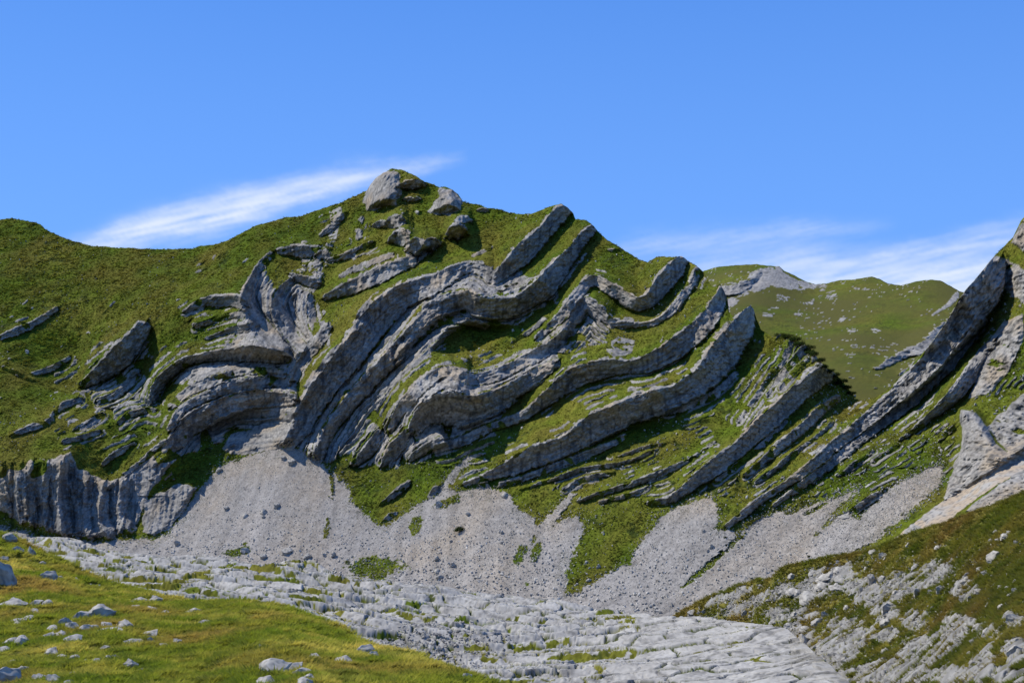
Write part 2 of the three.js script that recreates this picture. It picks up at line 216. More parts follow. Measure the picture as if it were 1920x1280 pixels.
const SCREES = [
  [[520, 838], [545, 838], [575, 850], [597, 864], [622, 884], [645, 905], [656, 920], [660, 945], [690, 968], [713, 988], [725, 985], [742, 975], [775, 950], [820, 925], [850, 880], [878, 852], [886, 858], [862, 890], [840, 915], [860, 920], [883, 916], [915, 915], [947, 923], [965, 940], [973, 953], [1003, 972], [1004, 990], [1020, 975], [1048, 945], [1072, 921], [1076, 928], [1060, 955], [1040, 985], [1062, 972], [1083, 966], [1093, 980], [1092, 1000], [1080, 1023], [1068, 1050], [1060, 1090], [1057, 1116], [1085, 1108], [1150, 1070], [1182, 1055], [1200, 1022], [1240, 970], [1273, 950], [1310, 938], [1334, 931], [1342, 945], [1347, 960], [1346, 993], [1353, 999], [1370, 993], [1383, 1003], [1413, 980], [1467, 955], [1475, 965], [1510, 952], [1540, 943], [1607, 915], [1590, 935], [1560, 965], [1600, 963], [1613, 972], [1673, 913], [1723, 887], [1763, 870], [1771, 887], [1767, 903], [1713, 953], [1647, 1007], [1597, 1042], [1560, 1120], [1400, 1250], [1000, 1250], [300, 1200], [-60, 1200], [-60, 990], [0, 985], [40, 992], [110, 1008], [187, 1016], [240, 1010], [290, 1010], [318, 997], [350, 952], [373, 915], [415, 872], [470, 853]],
];
const GRASS_ON_SCREE = [[977, 1038, 9, 22, 0.5], [1006, 1035, 9, 24, 0.45], [1002, 1012, 4, 10, 0.4], [612, 990, 6, 20, 0.1], [622, 900, 5, 40, 0], [700, 1065, 55, 22, 0], [1335, 1055, 60, 8, -0.72], [1300, 1085, 25, 6, -0.7], [1385, 1008, 20, 5, -0.7], [438, 1035, 22, 9, 0], [460, 1030, 8, 16, 0], [780, 985, 12, 20, 0.5], [985, 1095, 8, 5, 0], [1560, 975, 40, 5, -0.75], [60, 995, 60, 10, 0.1], [240, 1004, 40, 6, -0.2], [840, 940, 30, 10, -0.4], [1530, 955, 30, 4, -0.5]];
const DIRT = [[1640, 1032], [1690, 1000], [1773, 937], [1850, 890], [1925, 842], [1960, 830], [1960, 862], [1925, 880], [1850, 922], [1800, 958], [1768, 985], [1700, 1006]];
// ground that is mostly bare, thin-bedded rock: outline, how bare
const BARE = [
  [[[315, 832], [322, 790], [345, 760], [380, 742], [400, 722], [325, 712], [345, 682], [440, 655], [458, 570], [468, 525], [490, 500], [515, 540], [545, 528], [580, 545], [602, 600], [612, 625], [572, 672], [553, 720], [550, 800], [430, 800], [415, 828], [330, 856]], 0.55],
  [[[545, 835], [560, 780], [600, 720], [640, 680], [690, 600], [735, 552], [800, 525], [900, 497], [930, 512], [960, 503], [1000, 525], [1050, 505], [1080, 475], [1078, 510], [1045, 560], [965, 608], [930, 608], [870, 603], [825, 650], [765, 702], [712, 765], [690, 805], [652, 852], [620, 872]], 0.42],
  [[[655, 872], [680, 835], [702, 812], [730, 790], [760, 745], [800, 708], [830, 692], [880, 700], [920, 697], [960, 690], [1030, 652], [1062, 640], [1062, 668], [1002, 722], [962, 748], [930, 790], [870, 815], [820, 842], [800, 862], [740, 872]], 0.6],
  [[[150, 720], [213, 640], [277, 590], [282, 640], [264, 700], [305, 720], [292, 762], [250, 792], [200, 782], [150, 762]], 0.12],
  [[[1395, 800], [1440, 715], [1480, 640], [1520, 655], [1550, 690], [1500, 740], [1440, 800]], 0.1],
  [[[1000, 640], [1060, 570], [1100, 540], [1150, 600], [1130, 640], [1060, 650]], 0.3],
  [[[570, 470], [600, 462], [625, 480], [608, 520], [590, 550], [560, 540]], 0.15],
];
const HOLLOWS = [[[[812, 655], [840, 618], [875, 604], [930, 612], [962, 612], [945, 632], [895, 666], [850, 670]], 13], [[[420, 806], [450, 790], [500, 788], [548, 788], [548, 800], [495, 801], [435, 815]], 7], [[[470, 520], [482, 500], [495, 520], [500, 560], [490, 590], [478, 560]], 3], [[[530, 580], [545, 545], [560, 560], [565, 620], [552, 630]], 5], [[[730, 655], [752, 632], [768, 618], [758, 640], [735, 672]], 5]];

// curves through the traced points, with a running length
function smoothLine(P) {
  const out = []; let len = 0;
  for (let i = 0; i + 1 < P.length; i++) { const a = P[Math.max(0, i - 1)], b = P[i], c = P[i + 1], d = P[Math.min(P.length - 1, i + 2)];
    for (let k = 0; k < 4; k++) { const t = k / 4, q = [0, 1, 2].map(n => 0.5 * (2 * b[n] + (c[n] - a[n]) * t + (2 * a[n] - 5 * b[n] + 4 * c[n] - d[n]) * t * t + (3 * b[n] - a[n] - 3 * c[n] + d[n]) * t * t * t)); q[2] = Math.max(1.5, q[2]); out.push(q); } }
  out.push(P[P.length - 1].slice());
  out.forEach((q, i) => { if (i) len += Math.hypot(q[0] - out[i - 1][0], q[1] - out[i - 1][1]); q[3] = len; });
  return out;
}
const bands = BANDS.map(([P, k, kEnd = k], id) => { const L = smoothLine(P), w = Math.max(...P.map(p => p[2])); return { id, L, k, kEnd, w, box: box2(L, w * 4.2 + 26), len: L[L.length - 1][3] }; });
const near = { d: 0, s: 0, w: 0, over: 0 };
function toBand(b, x, y) { // signed distance across the bed, place along it, half width there
  let best = 1e18; const L = b.L;
  for (let i = 1; i < L.length; i++) {
    const a = L[i - 1], c = L[i], ex = c[0] - a[0], ey = c[1] - a[1], l2 = ex * ex + ey * ey, t0 = ((x - a[0]) * ex + (y - a[1]) * ey) / l2, t = clamp(t0), qx = x - a[0] - ex * t, qy = y - a[1] - ey * t, d2 = qx * qx + qy * qy;
    if (d2 < best) { best = d2; near.d = Math.sqrt(d2) * ((ex * qy - ey * qx) >= 0 ? 1 : -1); near.s = a[3] + (c[3] - a[3]) * t; near.w = a[2] + (c[2] - a[2]) * t; near.over = (i === 1 && t0 < 0) ? -t0 * Math.sqrt(l2) : (i === L.length - 1 && t0 > 1) ? (t0 - 1) * Math.sqrt(l2) : 0; }
  }
  return best;
}
const faces = FACES.map(([k, P], i) => ({ k, P, i, box: box2(P, 40) })), bare = BARE.map(([P, a]) => ({ P, a, box: box2(P, 26) })), hollows = HOLLOWS.map(([P, a]) => ({ P, a, box: box2(P, 14) })), screes = SCREES.map(P => ({ P, box: box2(P, 20) }));

// colours of the ground itself
const C = { green: [0.088, 0.120, 0.010], deep: [0.048, 0.076, 0.008], straw: [0.170, 0.148, 0.026], olive: [0.114, 0.102, 0.017], rock: [0.23, 0.215, 0.19], pale: [0.34, 0.322, 0.288], dark: [0.11, 0.106, 0.10], tan: [0.32, 0.25, 0.165], scree: [0.245, 0.226, 0.202], dirt: [0.37, 0.295, 0.21], heath: [0.030, 0.044, 0.010] };
function grassColour(x, y, z, dry = 0) {
  const a = fbm(x / 48, y / 48, z / 48, 3), b = fbm(x / 9 + 40, y / 9, z / 9, 3), c = noise(x / 0.9, y / 0.9, z / 0.9);
  let q = mix3(C.green, C.deep, clamp(0.35 + 1.3 * b - 0.6 * a));
  q = mix3(q, C.straw, clamp(0.14 + dry + 1.1 * a + 0.6 * b));
  q = mix3(q, C.olive, clamp(0.2 + 1.2 * noise(x / 20, y / 20, z / 20 + 50)));
  q = mix3(q, C.heath, 0.85 * ss(0.2, 0.38, 0.75 * fbm(x / 7 + 33, y / 5, z / 9, 3) + 0.25 * noise(x / 1.3, y / 1.3, z / 1.8) + 0.25 * noise(x / 40, y / 40, z / 60)));
  const m = 1 + 0.5 * c + 0.35 * noise(x / 2.3, y / 2.3, z / 2.3);
  return [q[0] * m, q[1] * m, q[2] * m];
}
function rockColour(x, y, z, stain = 0.3) {
  const a = fbm(x / 12, y / 7, z / 12, 3), b = fbm(x / 2.2, y / 1.2, z / 2.2, 2);
  let q = mix3(C.rock, C.pale, clamp(0.25 + 1.2 * a + 0.6 * b));
  q = mix3(q, C.dark, clamp(-0.1 + 1.1 * noise(x / 3.3 + 9, y / 9, z / 3.3) - 0.4 * b));
  q = mix3(q, C.tan, 1.25 * stain * clamp(0.05 + 2.2 * noise(x / 13 + 70, y / 10, z / 15) + 0.6 * b));
  q = mix3(q, [0.075, 0.074, 0.072], 0.7 * ss(0.16, 0.42, noise(x / 1.5, y / 13, z / 4) + 0.35 * noise(x / 20, y / 20, z / 30)));
  const m = 1 + 0.55 * noise(x / 0.8, y / 0.7, z / 1.2);
  return [q[0] * m, q[1] * m, q[2] * m];
}
function screeColour(x, y, z, tan = 0) {
  const a = fbm(x / 30, y / 30, z / 30, 3), c = noise(x / 0.75, y / 0.75, z / 0.75), b = noise(x / 3, y / 3, z / 3);
  let q = mix3(C.scree, C.tan, clamp(tan + 0.12 + 0.9 * a)); q = mix3(q, C.pale, clamp(0.2 * b + 0.1));
  const st = x < 18 ? noise(x / 3.2, z / 60, 4) + 0.6 * noise(x / 9, z / 80, 8) : noise((z + 0.3 * x) / 3.2, x / 50, 4) + 0.6 * noise((z + 0.3 * x) / 9, x / 70, 8), m = 1 + 0.42 * c + 0.12 * b + 0.26 * st;
  return [q[0] * m, q[1] * m, q[2] * m];
}

// a grid of points as separate meshes, one for each kind of ground; normals run on across the joins
function splitGrid(cols, rows, pos, col, cls) {
  const n = cols * rows, nor = new Float32Array(n * 3), tri = [];
  const groups = new Map();
  const face = (a, b, c) => {
    const ax = pos[3 * a], ay = pos[3 * a + 1], az = pos[3 * a + 2], ux = pos[3 * b] - ax, uy = pos[3 * b + 1] - ay, uz = pos[3 * b + 2] - az, vx = pos[3 * c] - ax, vy = pos[3 * c + 1] - ay, vz = pos[3 * c + 2] - az;
    const nx = uy * vz - uz * vy, ny = uz * vx - ux * vz, nz = ux * vy - uy * vx;
    for (const k of [a, b, c]) { nor[3 * k] += nx; nor[3 * k + 1] += ny; nor[3 * k + 2] += nz; }
    const id = cls[a] === cls[b] || cls[a] === cls[c] ? cls[a] : cls[b] === cls[c] ? cls[b] : Math.max(cls[a], cls[b], cls[c]);
    if (id < 0) return;
    let g = groups.get(id); if (!g) groups.set(id, g = []); g.push(a, b, c);
  };
  for (let j = 0; j + 1 < rows; j++) for (let i = 0; i + 1 < cols; i++) { const a = j * cols + i, b = a + 1, c = a + cols, d = c + 1; face(a, b, d); face(a, d, c); }
  for (let k = 0; k < n; k++) { const l = Math.hypot(nor[3 * k], nor[3 * k + 1], nor[3 * k + 2]) || 1; nor[3 * k] /= l; nor[3 * k + 1] /= l; nor[3 * k + 2] /= l; }
  const out = new Map(), map = new Int32Array(n).fill(-1);
  for (const [id, ix] of groups) {
    const used = [], index = new Uint32Array(ix.length);
    for (let k = 0; k < ix.length; k++) { const v = ix[k]; if (map[v] < 0) { map[v] = used.length; used.push(v); } index[k] = map[v]; }
    const P = new Float32Array(used.length * 3), N = new Float32Array(used.length * 3), K = new Float32Array(used.length * 3);
    used.forEach((v, k) => { for (let q = 0; q < 3; q++) { P[3 * k + q] = pos[3 * v + q]; N[3 * k + q] = nor[3 * v + q]; K[3 * k + q] = Math.max(0.004, col[3 * v + q]); } map[v] = -1; });
    const g = new THREE.BufferGeometry();
    g.setAttribute('position', new THREE.BufferAttribute(P, 3)); g.setAttribute('normal', new THREE.BufferAttribute(N, 3)); g.setAttribute('color', new THREE.BufferAttribute(K, 3)); g.setIndex(new THREE.BufferAttribute(index, 1));
    out.set(id, g);
  }
  return { out, nor };
}

const GRASS = 0, SCREE_ID = 1, DIRT_ID = 4, OUTCROP = 5, BAND0 = 20, FACE0 = 200, KNOB0 = 240;
const hash2 = (i, j, k) => { let h = Math.imul(i, 374761393) + Math.imul(j, 668265263) + Math.imul(k, 1274126177); h = Math.imul(h ^ (h >>> 13), 1274126177); return ((h ^ (h >>> 16)) >>> 0) / 4294967296; };
const frac = x => x - Math.floor(x);
// how a bed stands out of the slope, across it: the slope above runs up to its top edge, its face stands steep, its foot is undercut
function bedProfile(t, up) {
  if (t < -1) { const q = clamp((t + 1 + up) / up); return 0.90 * q * q * (1.5 - 0.5 * q); }
  if (t < -0.86) return lerp(0.90, 1.0, (t + 1) / 0.14);
  if (t < 0.9) return lerp(1.0, -0.06, (t + 0.86) / 1.76);
  if (t < 1.08) return lerp(-0.06, -0.34, ss(0.9, 1.08, t));
  if (t < 2.6) return -0.34 * (1 - ss(1.08, 2.6, t));
  return 0;
}
const vert = { D: 0, id: 0, c: null };
function mountainAt(px, py) {
  const D0 = depth(px, py), [rx, ry] = ray(px, py), X = rx * D0, Y = ry * D0, Z = -D0, mpp = D0 / F;
  const w1 = noise(X / 13, Y / 13, Z / 26), w2 = noise(X / 13 + 31, Y / 13, Z / 26), w3 = noise(X / 4.2, Y / 4.2, Z / 8), w4 = noise(X / 4.2 + 11, Y / 4.2, Z / 8), w5 = noise(X / 1.6, Y / 1.6, Z / 3);
  const qx = px + 3.4 * w1 + 1.6 * w3 + 1.3 * w5, qy = py + 3.4 * w2 + 1.6 * w4 + 1.3 * w5;
  let p = 0, id = GRASS, rock = 0, best = 1e9, bd = 0, bs = 0, bw = 1, bo = 0, tone = 1;
  for (let n = 0; n < bands.length; n++) {
    const b = bands[n], B = b.box; if (qx < B[0] || qy < B[1] || qx > B[2] || qy > B[3]) continue;
    const d2 = toBand(b, qx, qy); let { d, s, w, over } = near;
    const cap = over > 0 ? Math.exp(-((over / (w * 0.9 + 2)) ** 2)) : 1;
    const ws = w * (1 + 0.36 * noise(qx / 105, qy / 105, b.id * 3.7) + 0.12 * noise(qx / 45, qy / 45, b.id * 2.9) + 0.08 * noise(qx / 14, qy / 14, b.id * 9.1));
    const t = (d + 1.3 * noise(qx / 7, qy / 7, b.id)) / ws;
    const up = 2.2 + 8 / ws;
    const brk = ss(0.25, 0.45, noise(qx / 24, qy / 24, b.id * 7.7 + 0.5)) * (1 - ss(7, 13, ws));
    if (t > -1 - up && t < 2.6) {
      const h = 2 * ws * mpp * 1.7 * lerp(b.k, b.kEnd, s / b.len) * (1 - 0.35 * brk), v = bedProfile(t, up) * h * cap * (1.0 + 0.2 * noise(qx / 30, qy / 30, b.id * 5.3));
      p += v;
      const bare = noise(qx / 46, qy / 46, b.id * 1.9) + 0.6 * noise(qx / 14, qy / 14, b.id) + ss(4, 15, ws) * 0.75 - 0.9 * brk; const m = cap > 0.25 && bare > -0.22 ? 1 - Math.abs(t + 0.02) - (t < -0.1 ? 0.30 * w4 + 0.26 * w5 + 0.3 * Math.max(0, w1) : 0.1 * w5) : -1;
      if (m > 0 && m > rock) { rock = m; id = BAND0 + n; }
      if (Math.abs(t) < 1.25 && cap > 0.2) {
        // thinner beds and cross joints within the face
        const e = (1 - ss(0.95, 1.25, Math.abs(t))) * cap, nb = Math.max(1.5, ws / 4.6), tb = t * nb + 0.8 * noise(qx / 70, qy / 70, b.id) + 0.22 * w3, q = frac(tb);
        const hb = hash2(Math.floor(tb), b.id, 9), depthBed = 0.7 + 1.5 * hb;
        p += e * mpp * depthBed * 2.2 * (q < 0.8 ? 0.5 - q * 0.6 : ss(0.8, 1, q) * 0.5);
        if (e > 0.5 && m > 0) { tone = 0.72 + 0.5 * hash2(Math.floor(tb), b.id, 12); }
        const jt = ridged(qx / 13, qy / 13, b.id * 2.2, 2);
        p -= e * 0.8 * ss(0.74, 0.95, jt) * (0.4 + ws / 40);
      }
    }
    if (d2 < best) { best = d2; bd = d; bs = s; bw = w; bo = over; }
  }
  // thin beds that show through the turf between the big ones
  const adist = Math.sqrt(best);
  let gate = fbm(X / 21 + 5, Y / 21, Z / 42, 3) + 0.55 * noise(X / 6, Y / 6, Z / 12);
  let zone = -0.30;
  if (px > 1040 && py > 620 + Math.max(0, 1400 - px) * 0.35 && px < 1820) zone = 0.12;
  if (px > 330 && px < 620 && py > 560 && py < 800) zone = 0.22;
  if (px > 660 && px < 1100 && py > 640 && py < 870) zone = 0.08;
  if (px > 100 && px < 330 && py > 640 && py < 900) zone = Math.max(zone, 0.14);
  if (px > 1640 && py > 520 && py < 880) zone = Math.max(zone, -0.05);
  if (px > 560 && px < 900 && py < 500) zone = Math.max(zone, -0.12);
  if (py > 930 && px > 900) zone = -0.45;
  let bareness = 0; for (const f of bare) { const B = f.box; if (qx < B[0] || qy < B[1] || qx > B[2] || qy > B[3]) continue; const sd = polyDist(f.P, qx, qy); if (sd < 14) bareness = Math.max(bareness, (f.a + 0.35) * (1 - ss(-10, 12, sd))); }
  zone += bareness;
  const T = bareness > 0.2 ? 9 : px > 1000 ? 11 : 14, fr = frac((-bd + 5 * w1 + 2 * w3) / T), g = ss(0.0, 0.28, gate + zone) * (1 - ss(90, 130, adist)) * ss(bw * 0.9, bw * 1.2, adist) * (1 - ss(2, 18, bo)), bp = 0.4 + 0.5 * clamp(bareness, 0, 0.8);
  const turf = ss(-0.05, 0.3, fbm(X / 22 + 90, Y / 22, Z / 44, 2)) * (1 - ss(30, 75, adist)) * (px < 150 ? 0 : 1); { const f2 = frac((-bd + 9 * w1 + 4 * w3) / 8.5); p += turf * mpp * 8.5 * 0.34 * (f2 < 0.35 ? f2 / 0.35 : 1 - ss(0.35, 1, f2)); }
  if (g > 0.02) { p += g * mpp * T * (0.75 + 1.0 * bareness) * (fr < bp ? fr / bp : 1 - ss(bp, 1, fr)); if (rock <= 0 && g > 0.45 + 0.3 * w5 && fr < 0.36 + 0.15 * w4 + 0.75 * bareness) { id = OUTCROP; rock = 0.4; } }
  for (let n = 0; n < KNOBS.length; n++) { const k = KNOBS[n], u = (qx - k[0]) / k[2], v = (qy - k[1]) / k[3], r2 = Math.pow(Math.abs(u), 2.6) + Math.pow(Math.abs(v), 2.6) + 0.35 * w1 + 0.25 * w3; if (r2 < 1.6) { p += k[4] * Math.max(0, 0.9 * Math.pow(Math.max(0, 1.25 - r2), 0.35) - 0.2 + 0.25 * (v < 0 ? -v * (1 - r2 / 1.6) : 0)); if (r2 < 0.95 + 0.2 * w3) { id = KNOB0 + n; rock = 1; } } }
  for (const f of faces) {
    const B = f.box; if (qx < B[0] || qy < B[1] || qx > B[2] || qy > B[3]) continue;
    const sd = polyDist(f.P, qx, qy); if (sd > (f.k === 'cliff' ? 34 : 12)) continue;
    const e = 1 - ss(-10, 10, sd);
    if (f.k === 'cliff') { const e2 = 1 - ss(-6, 34, sd), lean = clamp((1008 - py) / 150); p += (py < 930 ? e2 : e) * 3 * lean; const gr = ridged((X + 0.25 * Y) / 8 + 0.35 * w1, Y / 70, 7, 2), g2 = ridged((X + 0.25 * Y) / 2.6, Y / 30, 4, 2); p += e * (1.8 * gr + 1.2 * g2 + 1.7 * ridged(X / 7, Y / 5, Z / 12, 3) + 0.4); if (sd < -1 + 5 * w3) { id = FACE0 + f.i; rock = 1; } if (id === FACE0 + f.i && gate + 0.3 * w3 + 0.011 * (900 - py) > 0.42) { id = GRASS; } }
    else if (f.k === 'dome') { p += e * 8 * Math.sqrt(clamp(-sd / 22)) * (0.75 + 0.4 * w1) + e * 1.8 * ridged(X / 6, Y / 5, Z / 9, 3) + e * 12 * clamp((398 - py) / 75) * clamp(0.35 + (px - (px < 780 ? 690 : 805)) / 45); if (sd < 2 + 4 * w3 - 4 * ss(0.1, 0.4, gate)) { id = FACE0 + f.i; rock = 1; } }
    else if (f.k === 'chute') { const q = frac((py + 2.5 * w1 + px * 0.1) / 7); p += e * mpp * 7 * 1.4 * (q < 0.5 ? 1 - q * 0.7 : 0.65 + (q - 0.5) * 0.7) - e * 1.2; if (sd < 0 && (rock <= 0 || w3 > 0.0) && w5 + w3 > -0.25) { id = FACE0 + f.i; rock = 1; } }
    else if (f.k === 'slabs') { const q = frac((py + 5 * w1 + (px - 480) * 0.12) / 12); p += e * mpp * 12 * 1.3 * (q < 0.5 ? 1 - q / 0.5 * 0.35 : 0.65 + (q - 0.5) * 0.7) - e * 2; if (sd < 0) { id = FACE0 + f.i; rock = 1; } }
    else if (f.k === 'buttress') { p += e * (2.5 * Math.sqrt(clamp(-sd / 20)) + 3.4 * ridged(X / 4, Y / 9, Z / 12, 3) + 1.3 * ridged(X / 1.5, Y / 2.5, 5, 2) + 9 * clamp((930 - py) / 160)); if (sd < 3 * w3) { id = FACE0 + f.i; rock = 1; } }
    else { const r = ridged((X + Y * 0.9) / 4, (Y - X * 0.9) / 13, Z / 10, 3); p += e * (2.6 * r + 0.9 * ridged(X / 1.6, Y / 2.2, Z / 3, 2)); if (sd < 4 * w3 && rock <= 0 && r + 0.8 * gate > -0.02) { id = FACE0 + f.i; rock = 0.8; } }
  }
  for (const h of hollows) { const B = h.box; if (qx < B[0] || qy < B[1] || qx > B[2] || qy > B[3]) continue; const sd = polyDist(h.P, qx, qy); p -= h.a * (1 - ss(-9, 5, sd)); }
  let onScree = 0;
  const sq = polyDist(SCREES[0], px + 4 * w3 + 3 * w5 + 4 * w1, py + 4 * w4 + 3 * w5) + 5 * noise(X / 0.9, Y / 0.9, Z / 1.5) + 4 * w5;
  if (sq < 0 && (rock <= 0 || id === OUTCROP)) {
    onScree = 1; id = SCREE_ID;
    for (const [x, y, a, b2, rot] of GRASS_ON_SCREE) { const dx = qx - x, dy = qy - y, cr = Math.cos(rot), sr = Math.sin(rot), u = (dx * cr + dy * sr) / a, v = (-dx * sr + dy * cr) / b2; if (u * u + v * v < 0.7 + 0.9 * w3 + 0.7 * w5 + 0.8 * noise(X / 0.9 + 5, Y / 0.9, Z / 1.5)) { id = GRASS; } }
  }
  const sdirt = px > 1600 && py > 820 ? polyDist(DIRT, qx, qy) : 99;
  if (sdirt < 0 && id < FACE0) id = DIRT_ID;
  if (sq < 14) p *= ss(-4, 14, sq) * 0.9 + 0.1 * (rock > 0 ? 1 : 0);
  // fine relief
  const rough = id >= OUTCROP ? 1 : 0;
  if (rough) p += 0.3 * ridged(X / 6, Y / 4, Z / 9, 3) + 0.34 * ridged(X / 1.5, Y / 1.3, Z / 2.4, 2);
  else if (id === DIRT_ID) p += 0.5 * ridged((X - Y) / 3, (X + Y) / 12, 5, 2) + 0.3 * noise(X / 0.9, Y / 0.9, Z / 1.2);
  else if (onScree && id === SCREE_ID) p += 0.16 * noise(X / 0.8, Y / 0.8, Z / 1.2) + 1.0 * noise((X + Y) / 22, Z / 60, 3) + 0.35 * noise(X / 4, Y / 9, Z / 9);
  else p += 1.1 * fbm(X / 9, Y / 9, Z / 12, 3) + 0.36 * w5 + 0.3 * noise(X / 0.8, Y / 0.8, Z / 1.4);
  vert.D = D0 - p;
  const x = rx * vert.D, y = ry * vert.D, z = -vert.D;
  vert.id = id;
  vert.c = id === SCREE_ID ? screeColour(x, y, z, 0.30 * ss(90, 0, Math.hypot((px - 545) * 0.7, py - 880)) + 0.25 * ss(70, 0, Math.hypot((px - 905) * 0.6, py - 935)) + 0.3 * ss(60, 0, Math.hypot(px - 1040, py - 1000)) + 0.25 * ss(40, 0, Math.hypot((px - 1330) * 0.7, py - 960)))
    : id === DIRT_ID ? mix3(mix3(C.dirt, C.pale, clamp(0.2 + 1.2 * w3 + 0.8 * w5)), C.dark, clamp(1.3 * noise(X / 0.8, Y / 0.8, Z / 1.2))) : rough ? rockColour(x, y, z, id >= BAND0 ? 0.55 : 0.2).map(v => v * (id >= BAND0 && id < FACE0 ? tone : id === OUTCROP ? 0.78 + 0.4 * hash2(Math.floor((-bd + 5 * w1 + 2 * w3) / T), 3, 7) : 1)) : grassColour(x, y, z, px > 1780 ? 0.12 : 0);
  return vert;
}
{
  const xs = []; for (let x = -330; x < -8; x += 14) xs.push(x); for (let x = -8; x <= 1928; x += 1.5) xs.push(x); for (let x = 1936; x < 2260; x += 14) xs.push(x);
  const COLS = xs.length, ROWS = 490, BACK = 5, n = COLS * (ROWS + BACK), pos = new Float32Array(n * 3), col = new Float32Array(n * 3), cls = new Int16Array(n);
  for (let i = 0; i < COLS; i++) {
    const px = xs[i], top = skyline(px) + 1.1 * noise(px / 7, 3) + 1.6 * noise(px / 23, 8), bot = floorline(px); let even = 0; for (let q = -6; q <= 6; q++) even += skyline(px + q * 9) / 13;
    for (let j = 0; j < ROWS; j++) {
      const v = j / (ROWS - 1), py = bot + (even - bot) * v + (top - even) * v ** 9, m = mountainAt(px, py), [rx, ry] = ray(px, py), k = j * COLS + i;
      pos[3 * k] = rx * m.D; pos[3 * k + 1] = ry * m.D; pos[3 * k + 2] = -m.D; cls[k] = m.id; col.set(m.c, 3 * k);
    }
    const a = (ROWS - 1) * COLS + i;
    for (let j = 0; j < BACK; j++) { const k = (ROWS + j) * COLS + i, bk = [2, 7, 20, 60, 140][j], dr = [0.6, 4, 13, 42, 100][j]; pos[3 * k] = pos[3 * a]; pos[3 * k + 1] = pos[3 * a + 1] - dr; pos[3 * k + 2] = pos[3 * a + 2] - bk; cls[k] = GRASS; const c = grassColour(pos[3 * k], pos[3 * k + 1], pos[3 * k + 2]); col.set(c, 3 * k); }
  }
  // three screes told apart
  for (let k = 0; k < n; k++) if (cls[k] === SCREE_ID) { const [qx] = pixel(pos[3 * k], pos[3 * k + 1], pos[3 * k + 2]); cls[k] = qx < 715 ? 1 : qx < 1064 ? 2 : 3; }
  const { out, nor } = splitGrid(COLS, ROWS + BACK, pos, col, cls);
  const mountain = tag(new THREE.Group(), 'folded limestone mountain with tilted rock beds and green turf below a knobbly summit', 'mountain', { kind: 'structure' });
  mountain.name = 'mountain'; scene.add(mountain);
  const size = new Map();
  for (const [id, g] of out) {
    if (id >= 1 && id <= 4) continue;
    const [name, m] = id === GRASS ? ['grass_slope', M_GRASS] : id === OUTCROP ? ['thin_rock_ledges', M_ROCK] : id >= KNOB0 ? ['rock_knob', M_ROCK] : id >= FACE0 ? [{ cliff: 'fluted_cliff', slabs: 'pale_ledge', buttress: 'rock_buttress', crag: 'broken_crag', dome: 'summit_rock', chute: 'stony_ledges' }[FACES[id - FACE0][0]], M_ROCK] : ['limestone_bed', M_ROCK];
    const o = new THREE.Mesh(g, m); o.name = numbered(name); if (id === OUTCROP) o.userData.kind = 'stuff'; mountain.add(o);
  }
  const names = [, 'broad grey scree fan below the fluted cliff and pale ledge', 'grey scree fan with a lone dark bush on it', 'long pale scree slope running up to the rock buttress'];
  for (const id of [1, 2, 3]) if (out.has(id)) { const o = tag(new THREE.Mesh(out.get(id), M_SCREE), names[id], 'scree', { kind: 'structure' }); o.name = numbered('scree_slope'); scene.add(o); }
  if (out.has(4)) { const o = tag(new THREE.Mesh(out.get(4), M_SCREE), 'tan strip of bare earth and rubble beside the rock buttress', 'bare earth', { kind: 'structure' }); o.name = 'bare_earth_gully'; scene.add(o); }
  globalThis.MT = { COLS, ROWS, pos, cls, nor, xs };
}
console.log('mountain done');
